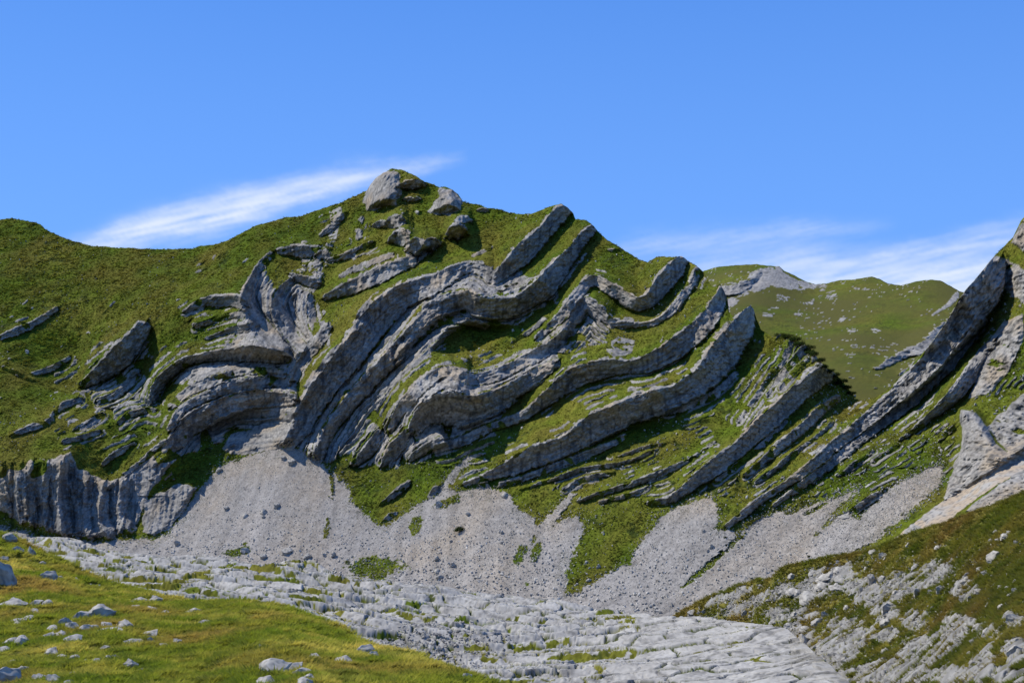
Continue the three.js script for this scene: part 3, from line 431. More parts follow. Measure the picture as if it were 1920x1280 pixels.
// ---------------------------------------------------------------- the hill beyond the col
{
  const top = curve([[1250, 540], [1322, 507], [1345, 500], [1380, 497], [1420, 495], [1440, 498], [1462, 499], [1470, 507], [1490, 516], [1510, 527], [1530, 533], [1550, 531], [1575, 525], [1600, 524], [1635, 518], [1650, 523], [1665, 531], [1690, 535], [1720, 527], [1745, 524], [1765, 526], [1785, 537], [1800, 546], [1900, 570], [2000, 590]]);
  const far = plate([[1250, 540, 1260], [1322, 507, 1240], [1430, 497, 1180], [1530, 533, 1120], [1635, 518, 1090], [1745, 524, 1010], [1800, 546, 960], [1950, 600, 900], [1330, 650, 820], [1450, 640, 830], [1600, 640, 800], [1600, 780, 600], [1700, 640, 800], [1700, 720, 680], [1800, 680, 720], [1250, 800, 620], [1900, 800, 560]].map(([x, y, d]) => [x, y, Math.log(d)]), 300, 300, 1e-3);
  const stony = [[1405, 512], [1440, 499], [1465, 500], [1475, 512], [1512, 529], [1540, 535], [1500, 545], [1445, 535], [1395, 555], [1372, 575], [1365, 590], [1362, 560], [1395, 530]];
  const chute = [[1797, 545], [1800, 556], [1785, 572], [1750, 592], [1747, 590], [1775, 570], [1788, 553]];
  const spots = [[1470, 560, 16, 8], [1450, 575, 14, 7], [1560, 555, 12, 16], [1545, 540, 10, 8], [1520, 565, 12, 5], [1600, 620, 16, 5], [1605, 650, 10, 4], [1640, 622, 16, 5], [1592, 680, 10, 3], [1595, 663, 12, 6], [1635, 650, 8, 4], [1440, 590, 16, 6], [1585, 600, 14, 4], [1620, 540, 22, 4], [1500, 590, 8, 3]];
  const ridge = [[[1640, 690, 3], [1690, 668, 8], [1730, 650, 12], [1765, 622, 12], [1788, 600, 6]], [[1690, 702, 4], [1730, 680, 9], [1760, 652, 7]], [[1326, 548, 6], [1360, 545, 11], [1400, 533, 10], [1425, 515, 4]]].map(P => ({ L: smoothLine(P) }));
  const xs = []; for (let x = 1240; x <= 1990; x += x > 1300 && x < 1850 ? 1.9 : 8) xs.push(x);
  const COLS = xs.length, ROWS = 170, BACK = 4, n = COLS * (ROWS + BACK), pos = new Float32Array(n * 3), col = new Float32Array(n * 3), cls = new Int16Array(n);
  for (let i = 0; i < COLS; i++) {
    const px = xs[i], t0 = top(px) + 0.8 * noise(px / 9, 31) + 0.5 * noise(px / 3, 5);
    for (let j = 0; j < ROWS; j++) {
      const py = lerp(800, t0, j / (ROWS - 1)), D0 = Math.exp(far(px, py)), [rx, ry] = ray(px, py), X = rx * D0, Y = ry * D0, Z = -D0, w = noise(X / 20, Y / 20, Z / 40), v = noise(X / 5, Y / 5, Z / 10);
      let p = 5 * fbm(X / 60, Y / 60, Z / 90, 3) + 0.8 * v, id = 0, rock = 0;
      const qx = px + 5 * w + 3 * v, qy = py + 4 * noise(X / 18 + 8, Y / 18, Z / 40) + 3 * noise(X / 5 + 9, Y / 5, Z / 10);
      let sd;
      sd = polyDist(stony, qx, qy); if (sd < 0 && !id && (w + v + 0.5 > 0 || sd < -9)) id = 2;
      ridge.forEach((R, n) => { toBand(R, qx, qy); const cap = Math.exp(-((near.over / (near.w + 2)) ** 2)), t = near.d / near.w; if (t > -4 && t < 2.6) { p += bedProfile(t, 3) * 2 * near.w * (D0 / F) * 2.1 * cap; if (Math.abs(t) < 1 + 0.4 * v && cap > 0.3) id = n === 2 ? 1 : 3; } });
      if (polyDist(chute, px + v, py) < 0) id = 4;
      for (const [x, y, a, b] of spots) { const e = ((qx - x) / a) ** 2 + ((qy - y) / b) ** 2; if (e < 1 && !id && v + 0.4 * w + 0.8 * noise(X / 2.6, Y / 2.6, Z / 6) > e * 0.6 - 0.1) { id = 5; } }
      if (!id && noise(X / 2.6 + 7, Y / 2.6, Z / 6) > 0.42 && v > -0.1 && noise(X / 45, Y / 45, 3) + 0.5 * w > 0.0) id = 5;
      if (id) p += 2.2 * ridged(X / 8, Y / 6, Z / 12, 3) + 1.2 * ridged(X / 2.6, Y / 2.6, Z / 6, 2); else p += 0.6 * noise(X / 2.2, Y / 2.2, Z / 5);
      const D = D0 - p, k = j * COLS + i, x = rx * D, y = ry * D, z = -D;
      pos[3 * k] = x; pos[3 * k + 1] = y; pos[3 * k + 2] = z; cls[k] = id;
      let c;
      if (id) c = mix3(rockColour(x / 2, y / 2, z / 2, 0.1), C.pale, id === 2 || id === 4 ? 0.2 : 0.0);
      else { c = grassColour(x / 1.7, y / 1.7, z / 1.7, 0.02); c = mix3(c, [0.088, 0.084, 0.022], clamp(0.6 + 1.5 * fbm(x / 70, y / 70, z / 120, 2))); }
      col.set(c, 3 * k);
    }
    const a = (ROWS - 1) * COLS + i;
    for (let j = 0; j < BACK; j++) { const k = (ROWS + j) * COLS + i; pos[3 * k] = pos[3 * a]; pos[3 * k + 1] = pos[3 * a + 1] - [2, 12, 40, 110][j]; pos[3 * k + 2] = pos[3 * a + 2] - [8, 30, 80, 180][j]; cls[k] = 0; col.set(C.olive, 3 * k); }
  }
  const { out } = splitGrid(COLS, ROWS + BACK, pos, col, cls);
  const hill = tag(new THREE.Group(), 'distant olive green hill with a grey stony top behind the notch', 'hill', { kind: 'structure' }); hill.name = 'hill'; scene.add(hill);
  const nm = ['grass_slope', 'shaded_cliff', 'stony_top', 'rock_outcrop', 'gravel_streak', 'scattered_rocks'];
  for (const [id, g] of out) { const o = new THREE.Mesh(g, id ? M_ROCK : M_GRASS); o.name = numbered(nm[id]); if (id === 5) o.userData.kind = 'stuff'; hill.add(o); }
}
// ---------------------------------------------------------------- near ground: height over the plan, from traced edges at real distances
function surface(ctrl, edge, lumps, drop = 0.9) { // ctrl, edge: picture x, y, metres ahead; the edge is the brow beyond which the ground falls away
  const P = [...ctrl, ...edge].map(([x, y, d]) => { const [u, v] = ray(x, y); return [u * 400, d, v * d]; });
  const f = plate(P, 100, 100, 2e-3), brow = curve(edge.map(([x, y, d]) => [ray(x, y)[0] * 400, d]));
  return { brow, height(x, z) { const D = -z, u = x / D * 400, b = brow(u), o = D - b; const uc = u; return f(uc, Math.min(D, b + 2)) - (o > 0 ? drop * o * o / (o + 6) : 0) + lumps(x, z, ss(0, 10, -o)); } };
}
function hit(s, px, py, D0, D1) { const [u, v] = ray(px, py); let a = D0; for (let d = D0; d <= D1; d *= 1.004) { if (v * d <= s.height(u * d, -d)) { let lo = a, hi = d; for (let k = 0; k < 12; k++) { const m = (lo + hi) / 2; if (v * m <= s.height(u * m, -m)) hi = m; else lo = m; } return [u * hi, s.height(u * hi, -hi), -hi]; } a = d; } return null; }
const KNOLL = surface(
  [[-60, 1280, 56], [0, 1280, 55], [200, 1280, 53], [400, 1280, 52], [700, 1280, 50], [200, 1180, 78], [500, 1200, 68], [0, 1100, 105], [-150, 1100, 110], [400, 1400, 34], [800, 1400, 33], [0, 1400, 36]],
  [[-300, 985, 140], [-100, 990, 140], [0, 999, 138], [32, 1010, 136], [82, 1037, 132], [135, 1060, 128], [190, 1090, 124], [250, 1102, 120], [350, 1127, 112], [425, 1129, 106], [475, 1129, 102], [550, 1144, 97], [612, 1167, 90], [662, 1195, 80], [690, 1210, 75], [775, 1230, 68], [850, 1255, 61], [910, 1280, 55], [1000, 1320, 50], [1100, 1370, 46]],
  (x, z, e) => 0.55 * fbm(x / 7, z / 9, 2, 3) * (0.35 + 0.65 * e) + 0.24 * noise(x / 1.1, z / 1.3, 4) + 0.1 * noise(x / 0.5, z / 0.6, 9), 1.1);
const MEADOW = surface(
  [[1600, 1280, 150], [1600, 1150, 180], [1500, 1230, 185], [1470, 1310, 162], [1750, 1150, 148], [1750, 1280, 115], [1920, 1100, 115], [1920, 1280, 84], [2050, 1100, 105], [1400, 1190, 222], [1700, 1400, 95], [1950, 1400, 70]],
  [[1100, 1240, 262], [1200, 1185, 258], [1250, 1162, 253], [1275, 1151, 250], [1325, 1125, 244], [1385, 1102, 236], [1420, 1091, 230], [1450, 1082, 219], [1500, 1062, 214], [1550, 1050, 209], [1600, 1041, 204], [1640, 1031, 199], [1680, 1016, 194], [1713, 1002, 190], [1773, 983, 180], [1803, 970, 175], [1853, 953, 168], [1920, 927, 160], [2050, 880, 150], [2300, 800, 140]],
  (x, z, e) => 1.5 * fbm(x / 16, z / 20, 6, 3) * (0.3 + 0.7 * e) + 0.2 * noise(x / 2, z / 2.6, 4), 1.0);
const PAVE = surface(
  [[900, 1280, 195], [600, 1280, 200], [1200, 1280, 172], [1480, 1290, 148], [500, 1140, 262], [200, 1085, 318], [0, 1060, 350], [1000, 1200, 242], [1300, 1215, 196], [1200, 1400, 120], [700, 1400, 130]],
  [[-200, 1004, 440], [-60, 1006, 435], [42, 1011, 428], [100, 1007, 420], [150, 1012, 412], [205, 1032, 402], [262, 1037, 396], [325, 1044, 390], [362, 1040, 386], [400, 1040, 382], [445, 1047, 376], [487, 1060, 368], [535, 1055, 360], [585, 1055, 352], [640, 1080, 340], [675, 1085, 335], [775, 1095, 324], [825, 1096, 319], [875, 1110, 312], [925, 1115, 308], [975, 1120, 303], [1050, 1125, 296], [1125, 1142, 287], [1175, 1147, 270], [1225, 1152, 255], [1300, 1156, 232], [1387, 1166, 208], [1450, 1173, 196], [1480, 1180, 190], [1500, 1200, 178], [1530, 1225, 164], [1600, 1290, 140]],
  () => 0, 1.2);

const groundMap = {};
function nearMesh(s, u0, u1, du, D0, D1, rows, vertex, fall) {
  const cols = Math.round((u1 - u0) / du) + 1, n = cols * rows, pos = new Float32Array(n * 3), col = new Float32Array(n * 3), cls = new Int16Array(n);
  for (let j = 0; j < rows; j++) for (let i = 0; i < cols; i++) {
    const u = (u0 + i * du) / F, b = s.brow(u * 400), t = j / (rows - 1), D = t < fall ? D0 * Math.pow(b / D0, t / fall) : b * Math.pow(D1, (t - fall) / (1 - fall));
    const k = j * cols + i, x = u * D, z = -D, v = vertex(x, z, s.height(x, z));
    pos[3 * k] = x; pos[3 * k + 1] = v.y; pos[3 * k + 2] = z; cls[k] = v.id; col.set(v.c, 3 * k);
  }
  return { ...splitGrid(cols, rows, pos, col, cls), pos, cls, cols, rows };
}
// limestone pavement: slabs parted by joints, each slab tilted a little, its near edge proud
const slabIds = new Map();
const cell = { id: 0, e: 0, a: 0, b: 0, r: 0 };
function slabAt(x, z) {
  const wx = x + 2.2 * noise(x / 9, z / 9, 1) + 0.8 * noise(x / 2.6, z / 2.6, 2), wz = z + 2.6 * noise(x / 11, z / 11, 5) + 0.9 * noise(x / 3, z / 3, 6);
  const a = (wx - 0.35 * wz) / 7.5, b = (wz - 0.55 * wx) / 6.2, i0 = Math.floor(a), j0 = Math.floor(b);
  let f1 = 9, f2 = 9, bi = 0, bj = 0, ba = 0, bb = 0;
  for (let j = j0 - 1; j <= j0 + 1; j++) for (let i = i0 - 1; i <= i0 + 1; i++) {
    const ca = i + 0.15 + 0.7 * hash2(i, j, 1), cb = j + 0.15 + 0.7 * hash2(i, j, 2), d = Math.abs(a - ca) * 0.75 + Math.abs(b - cb) * 0.9 + 0.25 * Math.hypot(a - ca, b - cb);
    if (d < f1) { f2 = f1; f1 = d; bi = i; bj = j; ba = a - ca; bb = b - cb; } else if (d < f2) f2 = d;
  }
  cell.e = f2 - f1; cell.a = ba; cell.b = bb; cell.r = hash2(bi, bj, 3); cell.r2 = hash2(bi, bj, 4);
  const key = bi * 4096 + bj; let id = slabIds.get(key); if (id === undefined) slabIds.set(key, id = 100 + slabIds.size); cell.id = id;
  return cell;
}
PAVE.height0 = PAVE.height;
function paveVertex(x, z, y0) {
  const c2 = slabAt(x * 2.4 + 300, z * 2.4 + 150), fine = 1 - ss(0.01, 0.13, c2.e), fr2 = c2.r, c = slabAt(x, z), [px, py] = pixel(x, y0, z), b = PAVE.brow(x / -z * 400), in_ = ss(-2, 12, b + z);
  const smooth = ss(0.25, 0.75, 0.42 + 0.9 * fbm(x / 30, z / 30, 9, 2) + 0.5 * Math.exp(-(((px - 1000) / 190) ** 2 + ((py - 1135) / 22) ** 2)) + 0.5 * ss(1120, 1260, px) - 0.7 * Math.exp(-(((px - 830) / 160) ** 2 + ((py - 1215) / 40) ** 2)));
  const low = ss(1165, 1230, py), step = lerp(0.85 + 0.15 * low, 0.22 + 0.15 * low, smooth) * (0.35 + 0.65 * in_) * clamp(-z / 300, 0.3, 1.2), big = 1.6 * fbm(x / 26, z / 30, 12, 3) * (0.25 + 0.75 * in_);
  const ledge = frac((-z * 0.9 + 0.5 * x + 9 * noise(x / 30, z / 30, 20)) / 13), led = (ledge < 0.86 ? -0.5 + ledge / 0.86 : 0.5 - (ledge - 0.86) / 0.14) * (1.5 + 0.3 * low) * (0.35 + 0.65 * in_) * clamp(-z / 290, 0.3, 1.1) * (1 - 0.5 * ss(1150, 1300, px));
  let y = y0 + big - led + step * (0.9 * (c.r - 0.5) + 0.85 * c.b + 0.35 * (c.r2 - 0.5) * c.a);
  const near_ = clamp(-z / 300, 0.62, 1), crack = 1 - ss(0.015, (0.13 + 0.1 * c.r2) * near_, c.e), hole = fbm(x / 16, z / 20, 15, 3) + 0.35 * noise(x / 5, z / 5, 16);
  y -= crack * lerp(1.6, 1.0, smooth) * near_ + fine * (fr2 > 0.3 ? 0.42 : 0.12) * near_; y += (fr2 - 0.5) * 0.28 * near_ * (1 - fine);
  const rill = ridged(x / 0.9 + 0.4 * noise(x, z / 5, 1), z / 7, 17, 2); y -= 0.06 * (1 - rill) * (1 - 0.5 * smooth);
  const rub = (1 - smooth) * ss(-0.1, 0.3, hole + 0.15); y += rub * 0.7 * ridged(x / 2.0, z / 2.6, 21, 3);
  y += 0.05 * noise(x / 0.6, z / 0.9, 30);
  const turf = hole + 0.5 * crack - 0.15 * c.r - 0.25 * smooth + 0.1 * noise(x / 1.2, z / 1.6, 5) + 0.12 * ss(60, 0, Math.abs(py - (1075 + (px - 300) * 0.02))) * (px < 600 ? 1 : 0);
  const g = turf + 0.30 * ss(0.78, 0.9, ledge) * (0.6 + noise(x / 12, z / 14, 23)) + 0.1 * (px < 650 ? 1 : 0) > 0.34;
  if (g) { y += 0.2 * noise(x / 0.7, z / 0.9, 8) + crack * 0.5; }
  let q;
  if (g) q = grassColour(x * 1.2, y, z * 1.2, 0.22);
  else { q = mix3([0.295, 0.28, 0.252], [0.395, 0.378, 0.34], clamp(0.5 + 1.4 * fbm(x / 6, z / 8, y / 3, 3))); q = mix3(q, [0.16, 0.153, 0.14], clamp(0.08 + 0.5 * noise(x / 20, z / 9, 27) + 1.3 * noise(x / 2.5, z / 5, y / 0.7) + 0.9 * noise(x / 0.8, z / 1.4, y / 0.35 + 41))); const m = 1 + 0.2 * noise(x / 0.9, z / 0.9, y / 0.3); q = q.map(v => v * m); if (crack + 0.5 * noise(x / 0.9, z / 1.1, 47) + 0.35 * noise(x / 6, z / 7, 48) > 0.62) q = [0.058, 0.07, 0.018]; }
  return { y, id: g ? 0 : crack > 0.85 ? 1 : c.id, c: q };
}
{
  const r = nearMesh(PAVE, -1000, 640, 2.05, 140, 1.13, 470, paveVertex, 0.93);
  const pave = tag(new THREE.Group(), 'pale grey limestone pavement of jointed slabs across the valley floor', 'rock pavement', { kind: 'structure' }); pave.name = 'limestone_pavement'; scene.add(pave);
  const order = [...r.out].filter(([id]) => id >= 100).sort((a, b) => b[1].index.count - a[1].index.count);
  order.slice(0, 300).forEach(([, g]) => { const o = new THREE.Mesh(g, M_ROCK); o.name = numbered('limestone_slab'); pave.add(o); });
  const rest = order.slice(300).map(e => e[1]); if (r.out.has(1)) rest.push(r.out.get(1));
  const o = new THREE.Mesh(mergeGeometries(rest), M_ROCK); o.name = 'jointed_rock'; o.userData.kind = 'stuff'; pave.add(o);
  if (r.out.has(0)) { const t = new THREE.Mesh(r.out.get(0), M_GRASS); t.name = 'turf_pockets'; t.userData.kind = 'stuff'; pave.add(t); }
  console.log('pavement', order.length);
}
// turf colours of the near ground
const N = { lush: [0.105, 0.135, 0.008], mid: [0.175, 0.172, 0.016], dry: [0.38, 0.30, 0.06], rust: [0.22, 0.155, 0.03] };
function nearTurf(x, z, rust = 0) {
  const a = fbm(x / 14, z / 18, 51, 3), b = fbm(x / 3.2, z / 3.6, 52, 3), c = noise(x / 0.6, z / 0.6, 53);
  let q = mix3(N.lush, N.mid, clamp(0.5 + 1.3 * b)); q = mix3(q, N.dry, clamp(0.05 + 1.6 * a + 0.8 * b)); q = mix3(q, N.rust, clamp(rust + 1.6 * noise(x / 8, z / 10, 54) - 0.05)); q = mix3(q, [0.05, 0.07, 0.006], 0.7 * ss(0.1, 0.35, fbm(x / 1.6, z / 1.8, 57, 2)));
  const m = 1 + 0.25 * c; return q.map(v => v * m);
}
{
  const r = nearMesh(KNOLL, -1060, 60, 3.2, 38, 1.25, 300, (x, z, y) => ({ y, id: 0, c: mix3(nearTurf(x, z, 0.02), [0.09, 0.075, 0.03], 0.6) }), 0.9);
  const o = tag(new THREE.Mesh(r.out.get(0), M_GRASS), 'near grassy knoll dotted with pale rocks', 'grass', { kind: 'structure' }); o.name = 'grass_knoll'; scene.add(o);
}
// broken rock ribs that come through the meadow: picture x, y, half width, half height, turn
const RIBS = [[1560, 1080, 44, 16, -0.25], [1545, 1106, 60, 10, -0.1], [1630, 1110, 30, 24, 0.3], [1690, 1098, 42, 20, -0.2], [1745, 1080, 40, 16, -0.4], [1590, 1190, 30, 30, 0.5], [1560, 1230, 42, 32, 0.6], [1530, 1262, 50, 22, 0.4], [1665, 1150, 24, 14, -0.2], [1660, 1190, 28, 10, 0], [1720, 1165, 22, 16, 0], [1730, 1230, 46, 30, -0.5], [1690, 1262, 60, 22, 0], [1785, 1195, 22, 30, 0.6], [1800, 1165, 26, 10, 0], [1810, 1105, 18, 16, 0], [1850, 1185, 20, 14, 0], [1845, 1250, 22, 34, 0.2], [1905, 1225, 24, 22, 0], [1900, 1160, 16, 12, 0], [1620, 1262, 50, 18, 0], [1400, 1135, 50, 9, -0.3], [1370, 1118, 40, 7, -0.35], [1460, 1112, 50, 9, -0.3], [1480, 1150, 50, 10, 0], [1800, 1270, 40, 14, 0], [1500, 1190, 26, 16, 0], [1890, 1270, 30, 16, 0]];
MEADOW.rib = (x, z, y) => { const [px, py] = pixel(x, y, z); let e = -1; for (const [cx, cy, a, b, r] of RIBS) { const dx = px - cx, dy = py - cy, c = Math.cos(r), s = Math.sin(r), v = 1 - Math.hypot((dx * c + dy * s) / a, (dy * c - dx * s) / b) / 1.25; if (v > e) e = v; } return e; };
function meadowVertex(x, z, y0) {
  const e = MEADOW.rib(x, z, y0), k = fbm(x / 3.2, z / 4, 61, 3), g = ss(-0.25, 0.35, e + 0.9 * k), a = x * 0.8 + z * 0.6, b = z * 0.8 - x * 0.6;
  const c0 = slabAt(x * 3.1 + 60, z * 3.1), blk = c0.r, edge = ss(0.0, 0.22, c0.e); let y = y0 + g * (0.55 * (blk - 0.3) + 0.35 * c0.b) * edge + g * 0.14 * ridged(a / 1.1, b / 2, 62, 2) - g * 0.2 * (1 - edge);
  const rock = g > 0.4 && blk > 0.22 - 0.5 * k && edge > 0.12;
  if (!rock) y += 0.1 * noise(x / 0.9, z / 0.9, 63);
  let c; if (rock) { c = mix3([0.20, 0.19, 0.172], [0.30, 0.288, 0.262], clamp(0.5 + 1.4 * fbm(x / 2, z / 2, 64, 2))); c = mix3(c, [0.10, 0.097, 0.09], clamp(1.5 * noise(x / 1.1, z / 1.3, 65))); } else c = mix3(nearTurf(x, z, 0.14), [0.09, 0.075, 0.03], 0.5);
  return { y, id: rock ? 1 : 0, c };
}
{
  const r = nearMesh(MEADOW, 180, 1240, 2.1, 66, 1.2, 400, meadowVertex, 0.92);
  const m = tag(new THREE.Group(), 'sloping rocky meadow below the strip of bare earth', 'meadow', { kind: 'structure' }); m.name = 'meadow'; scene.add(m);
  const t = new THREE.Mesh(r.out.get(0), M_GRASS); t.name = 'turf'; m.add(t);
  const o = new THREE.Mesh(r.out.get(1), M_ROCK); o.name = 'rock_ribs'; o.userData.kind = 'stuff'; m.add(o);
}
{ // wide ground under it all
  const g = new THREE.PlaneGeometry(6000, 6000, 40, 40); g.rotateX(-Math.PI / 2); const c = new Float32Array(g.attributes.position.count * 3); for (let k = 0; k < c.length; k += 3) c.set(C.olive, k); g.setAttribute('color', new THREE.BufferAttribute(c, 3));
  const o = tag(new THREE.Mesh(g, M_GRASS), 'valley ground running out under the slopes', 'ground', { kind: 'structure' }); o.name = 'ground'; o.position.set(0, -120, -400); scene.add(o);
}
console.log('near ground done');
// ---------------------------------------------------------------- loose rock, turf and shrubs
const plain = o => new THREE.MeshPhysicalMaterial({ roughness: 0.95, metalness: 0, specularIntensity: 0.1, ...o });
function rockShape(seed, detail, cuts, sx, sy, sz) { // a weathered block: cut by planes, its faces a little worn
  const r = rng(seed), g = mergeVertices(new THREE.IcosahedronGeometry(1, detail).deleteAttribute('uv').deleteAttribute('normal')), p = g.attributes.position, planes = [];
  for (let k = 0; k < cuts; k++) { const v = new THREE.Vector3(r() * 2 - 1, k % 2 ? 0.35 + 0.5 * r() : (r() * 2 - 1) * 0.5, r() * 2 - 1).normalize(); planes.push([v, 0.42 + 0.35 * r()]); }
  const v = new THREE.Vector3(), o = seed * 3.7;
  for (let k = 0; k < p.count; k++) {
    v.fromBufferAttribute(p, k);
    for (const [n, d] of planes) { const e = v.dot(n) - d; if (e > 0) v.addScaledVector(n, -e * 0.93); }
    const bed = 0.06 * Math.sign(Math.sin(v.y * 7 + o)) * (1 - v.y * v.y);
    v.multiplyScalar(1 + 0.16 * noise(v.x * 2 + o, v.y * 2, v.z * 2) + 0.11 * ridged(v.x * 3, v.y * 4 + o, v.z * 3, 2)); v.x *= 1 + bed; v.z *= 1 + bed;
    p.setXYZ(k, v.x * sx, v.y * sy, v.z * sz);
  }
  const c = new Float32Array(p.count * 3);
  for (let k = 0; k < p.count; k++) { const x = p.getX(k) * 2 + o, y = p.getY(k) * 2, z = p.getZ(k) * 2; let q = mix3([0.31, 0.285, 0.24], [0.45, 0.42, 0.36], clamp(0.5 + 1.6 * noise(x * 1.5, y * 1.5, z * 1.5))); q = mix3(q, [0.17, 0.16, 0.145], clamp(2.0 * noise(x * 2.6, y * 2.6 + 7, z * 2.6) - 0.1)); c.set(q, 3 * k); }
  g.setAttribute('color', new THREE.BufferAttribute(c, 3));
  return toCreasedNormals(g, 0.3);
}
const ROCKS = [...Array(10).keys()].map(k => rockShape(k + 1, 5, 9 + (k % 5), 1, [0.62, 0.5, 0.75, 0.42, 0.9][k % 5], [0.8, 0.65, 0.9][k % 3]));
const PEBBLES = [...Array(4).keys()].map(k => rockShape(k + 40, 1, 6, 1, 0.7, 0.85));
function addRock(at, w, h, seed, label, group, name = 'limestone_boulder', sink = 0.3) {
  const r = rng(seed * 977 + 13), g = ROCKS[(r() * ROCKS.length) | 0]; g.boundingBox || g.computeBoundingBox();
  const b = g.boundingBox, s = 1.15 * w / (b.max.x - b.min.x), sy = 1.05 * h / (b.max.y - b.min.y) / (1 - sink), o = new THREE.Mesh(g, M_ROCK);
  o.name = numbered(name); o.scale.set(s, sy, s); o.rotation.set(0.42 + (r() - 0.5) * 0.3, (r() - 0.5) * 1.0, 0.12 + (r() - 0.5) * 0.3); o.position.set(at[0], at[1] + sy * (b.max.y - b.min.y) * (0.5 - sink), at[2]);
  tag(o, label, 'rock', group ? { group } : {}); scene.add(o); return o;
}
function stuff(name, label, category, geometry, material, spots, parent) { // spots: [position, scale vector, euler, colour]
  const m = new THREE.InstancedMesh(geometry, material, spots.length), M = new THREE.Matrix4(), q = new THREE.Quaternion(), e = new THREE.Euler(), P = new THREE.Vector3(), S = new THREE.Vector3(), K = new THREE.Color();
  spots.forEach(([p, s, r, c], k) => { e.set(...r); m.setMatrixAt(k, M.compose(P.set(...p), q.setFromEuler(e), S.set(...s))); if (c) m.setColorAt(k, K.setRGB(...c)); });
  m.name = numbered(name); tag(m, label, category, { kind: 'stuff' }); (parent || scene).add(m); return m;
}
// rocks on the knoll: picture x, y of the foot, width, height; label where one stands out
const KNOLL_ROCKS = [[16, 1014, 24, 20, 'pale rock on the brow of the knoll at its steepest corner'], [32, 1036, 18, 14], [57, 1042, 17, 20, 'upright grey rock beside two lower ones near the knoll brow'], [4, 1098, 34, 42, 'tall pale boulder cut off by the picture edge on the knoll'], [90, 1086, 26, 13], [142, 1090, 11, 9], [113, 1083, 8, 5], [24, 1136, 48, 12], [66, 1134, 26, 10], [90, 1133, 18, 8], [188, 1158, 52, 28, 'biggest domed boulder of the cluster round the dark hollow on the knoll'], [152, 1163, 36, 20, 'broad pale boulder just beside the biggest domed boulder on the knoll'], [120, 1170, 22, 14], [135, 1178, 26, 14], [158, 1186, 24, 18], [178, 1182, 20, 14], [200, 1176, 26, 10], [232, 1176, 34, 12], [210, 1186, 40, 8], [98, 1184, 26, 10], [112, 1194, 30, 10], [85, 1198, 24, 10], [140, 1200, 28, 10], [290, 1130, 26, 14, 'rounded rock at the end of a low rock row on the knoll brow'], [262, 1128, 30, 8], [245, 1132, 20, 5], [280, 1144, 24, 7], [248, 1142, 24, 5], [310, 1150, 18, 6], [365, 1146, 20, 7], [350, 1150, 24, 5], [20, 1210, 40, 14], [42, 1208, 26, 16], [6, 1222, 22, 12], [330, 1208, 20, 12, 'dark-sided lump of rock alone in the turf right of a flat rock row'], [282, 1206, 12, 14], [246, 1210, 34, 9], [306, 1212, 20, 7], [272, 1194, 34, 6], [295, 1198, 26, 6], [196, 1216, 16, 7], [228, 1218, 12, 6], [95, 1228, 34, 13], [140, 1238, 22, 14], [115, 1236, 20, 8], [158, 1246, 20, 10], [201, 1238, 14, 12], [216, 1238, 14, 9], [184, 1242, 20, 8], [243, 1252, 28, 17, 'squat block with a dark face in the turf of the knoll'], [260, 1262, 14, 10], [25, 1244, 18, 10], [135, 1268, 18, 12], [40, 1260, 32, 12], [10, 1280, 44, 24, 'large rock at the bottom picture corner of the knoll'], [72, 1278, 26, 12], [100, 1282, 30, 14], [130, 1284, 14, 12], [380, 1170, 28, 8, 'flat rock alone on the smooth turf of the knoll'], [418, 1170, 6, 7], [486, 1216, 13, 9, 'small grey rock alone above the large jointed boulder'], [508, 1262, 54, 32, 'large jointed boulder low on the knoll with a rock tail'], [545, 1258, 34, 16], [565, 1266, 34, 16], [580, 1276, 26, 14], [500, 1284, 40, 14], [572, 1290, 30, 20], [590, 1236, 26, 6], [682, 1226, 32, 13, 'pale wedge of rock on the outer edge of the knoll'], [698, 1232, 18, 9], [646, 1244, 38, 12, 'low domed rock just inside the outer knoll edge'], [872, 1272, 22, 11, 'grey rock near the outer tip of the knoll'], [775, 1246, 16, 6], [60, 1150, 30, 6], [28, 1168, 22, 8], [50, 1162, 30, 6], [32, 1172, 14, 6], [65, 1118, 12, 4], [180, 1100, 10, 4], [6, 1052, 16, 8], [78, 1058, 12, 8]];
const kw = (px, py) => px > 450 ? 'near the large jointed boulder low on the knoll' : py > 1225 ? 'in the bottom corner turf of the knoll' : Math.hypot(px - 160, (py - 1175) * 2) < 75 ? 'in the cluster round the dark hollow on the knoll' : py < 1110 ? 'below the steep brow of the knoll' : px > 225 ? 'in the loose row running out across the knoll turf' : 'in the turf at the picture edge of the knoll';
const mw = (px, py) => px < 1500 ? 'on the meadow brow above the limestone pavement' : py < 1060 ? 'in the upper meadow turf near the bare earth strip' : px > 1780 ? 'in the meadow turf towards the picture edge' : py > 1200 ? 'among the rock ribs at the meadow bottom' : 'among the rock ribs of the middle meadow';
const mlabel = (px, py, w) => `${w < 9 ? 'small' : w < 16 ? 'middling' : 'large'} pale rock ${mw(px, py)}`;
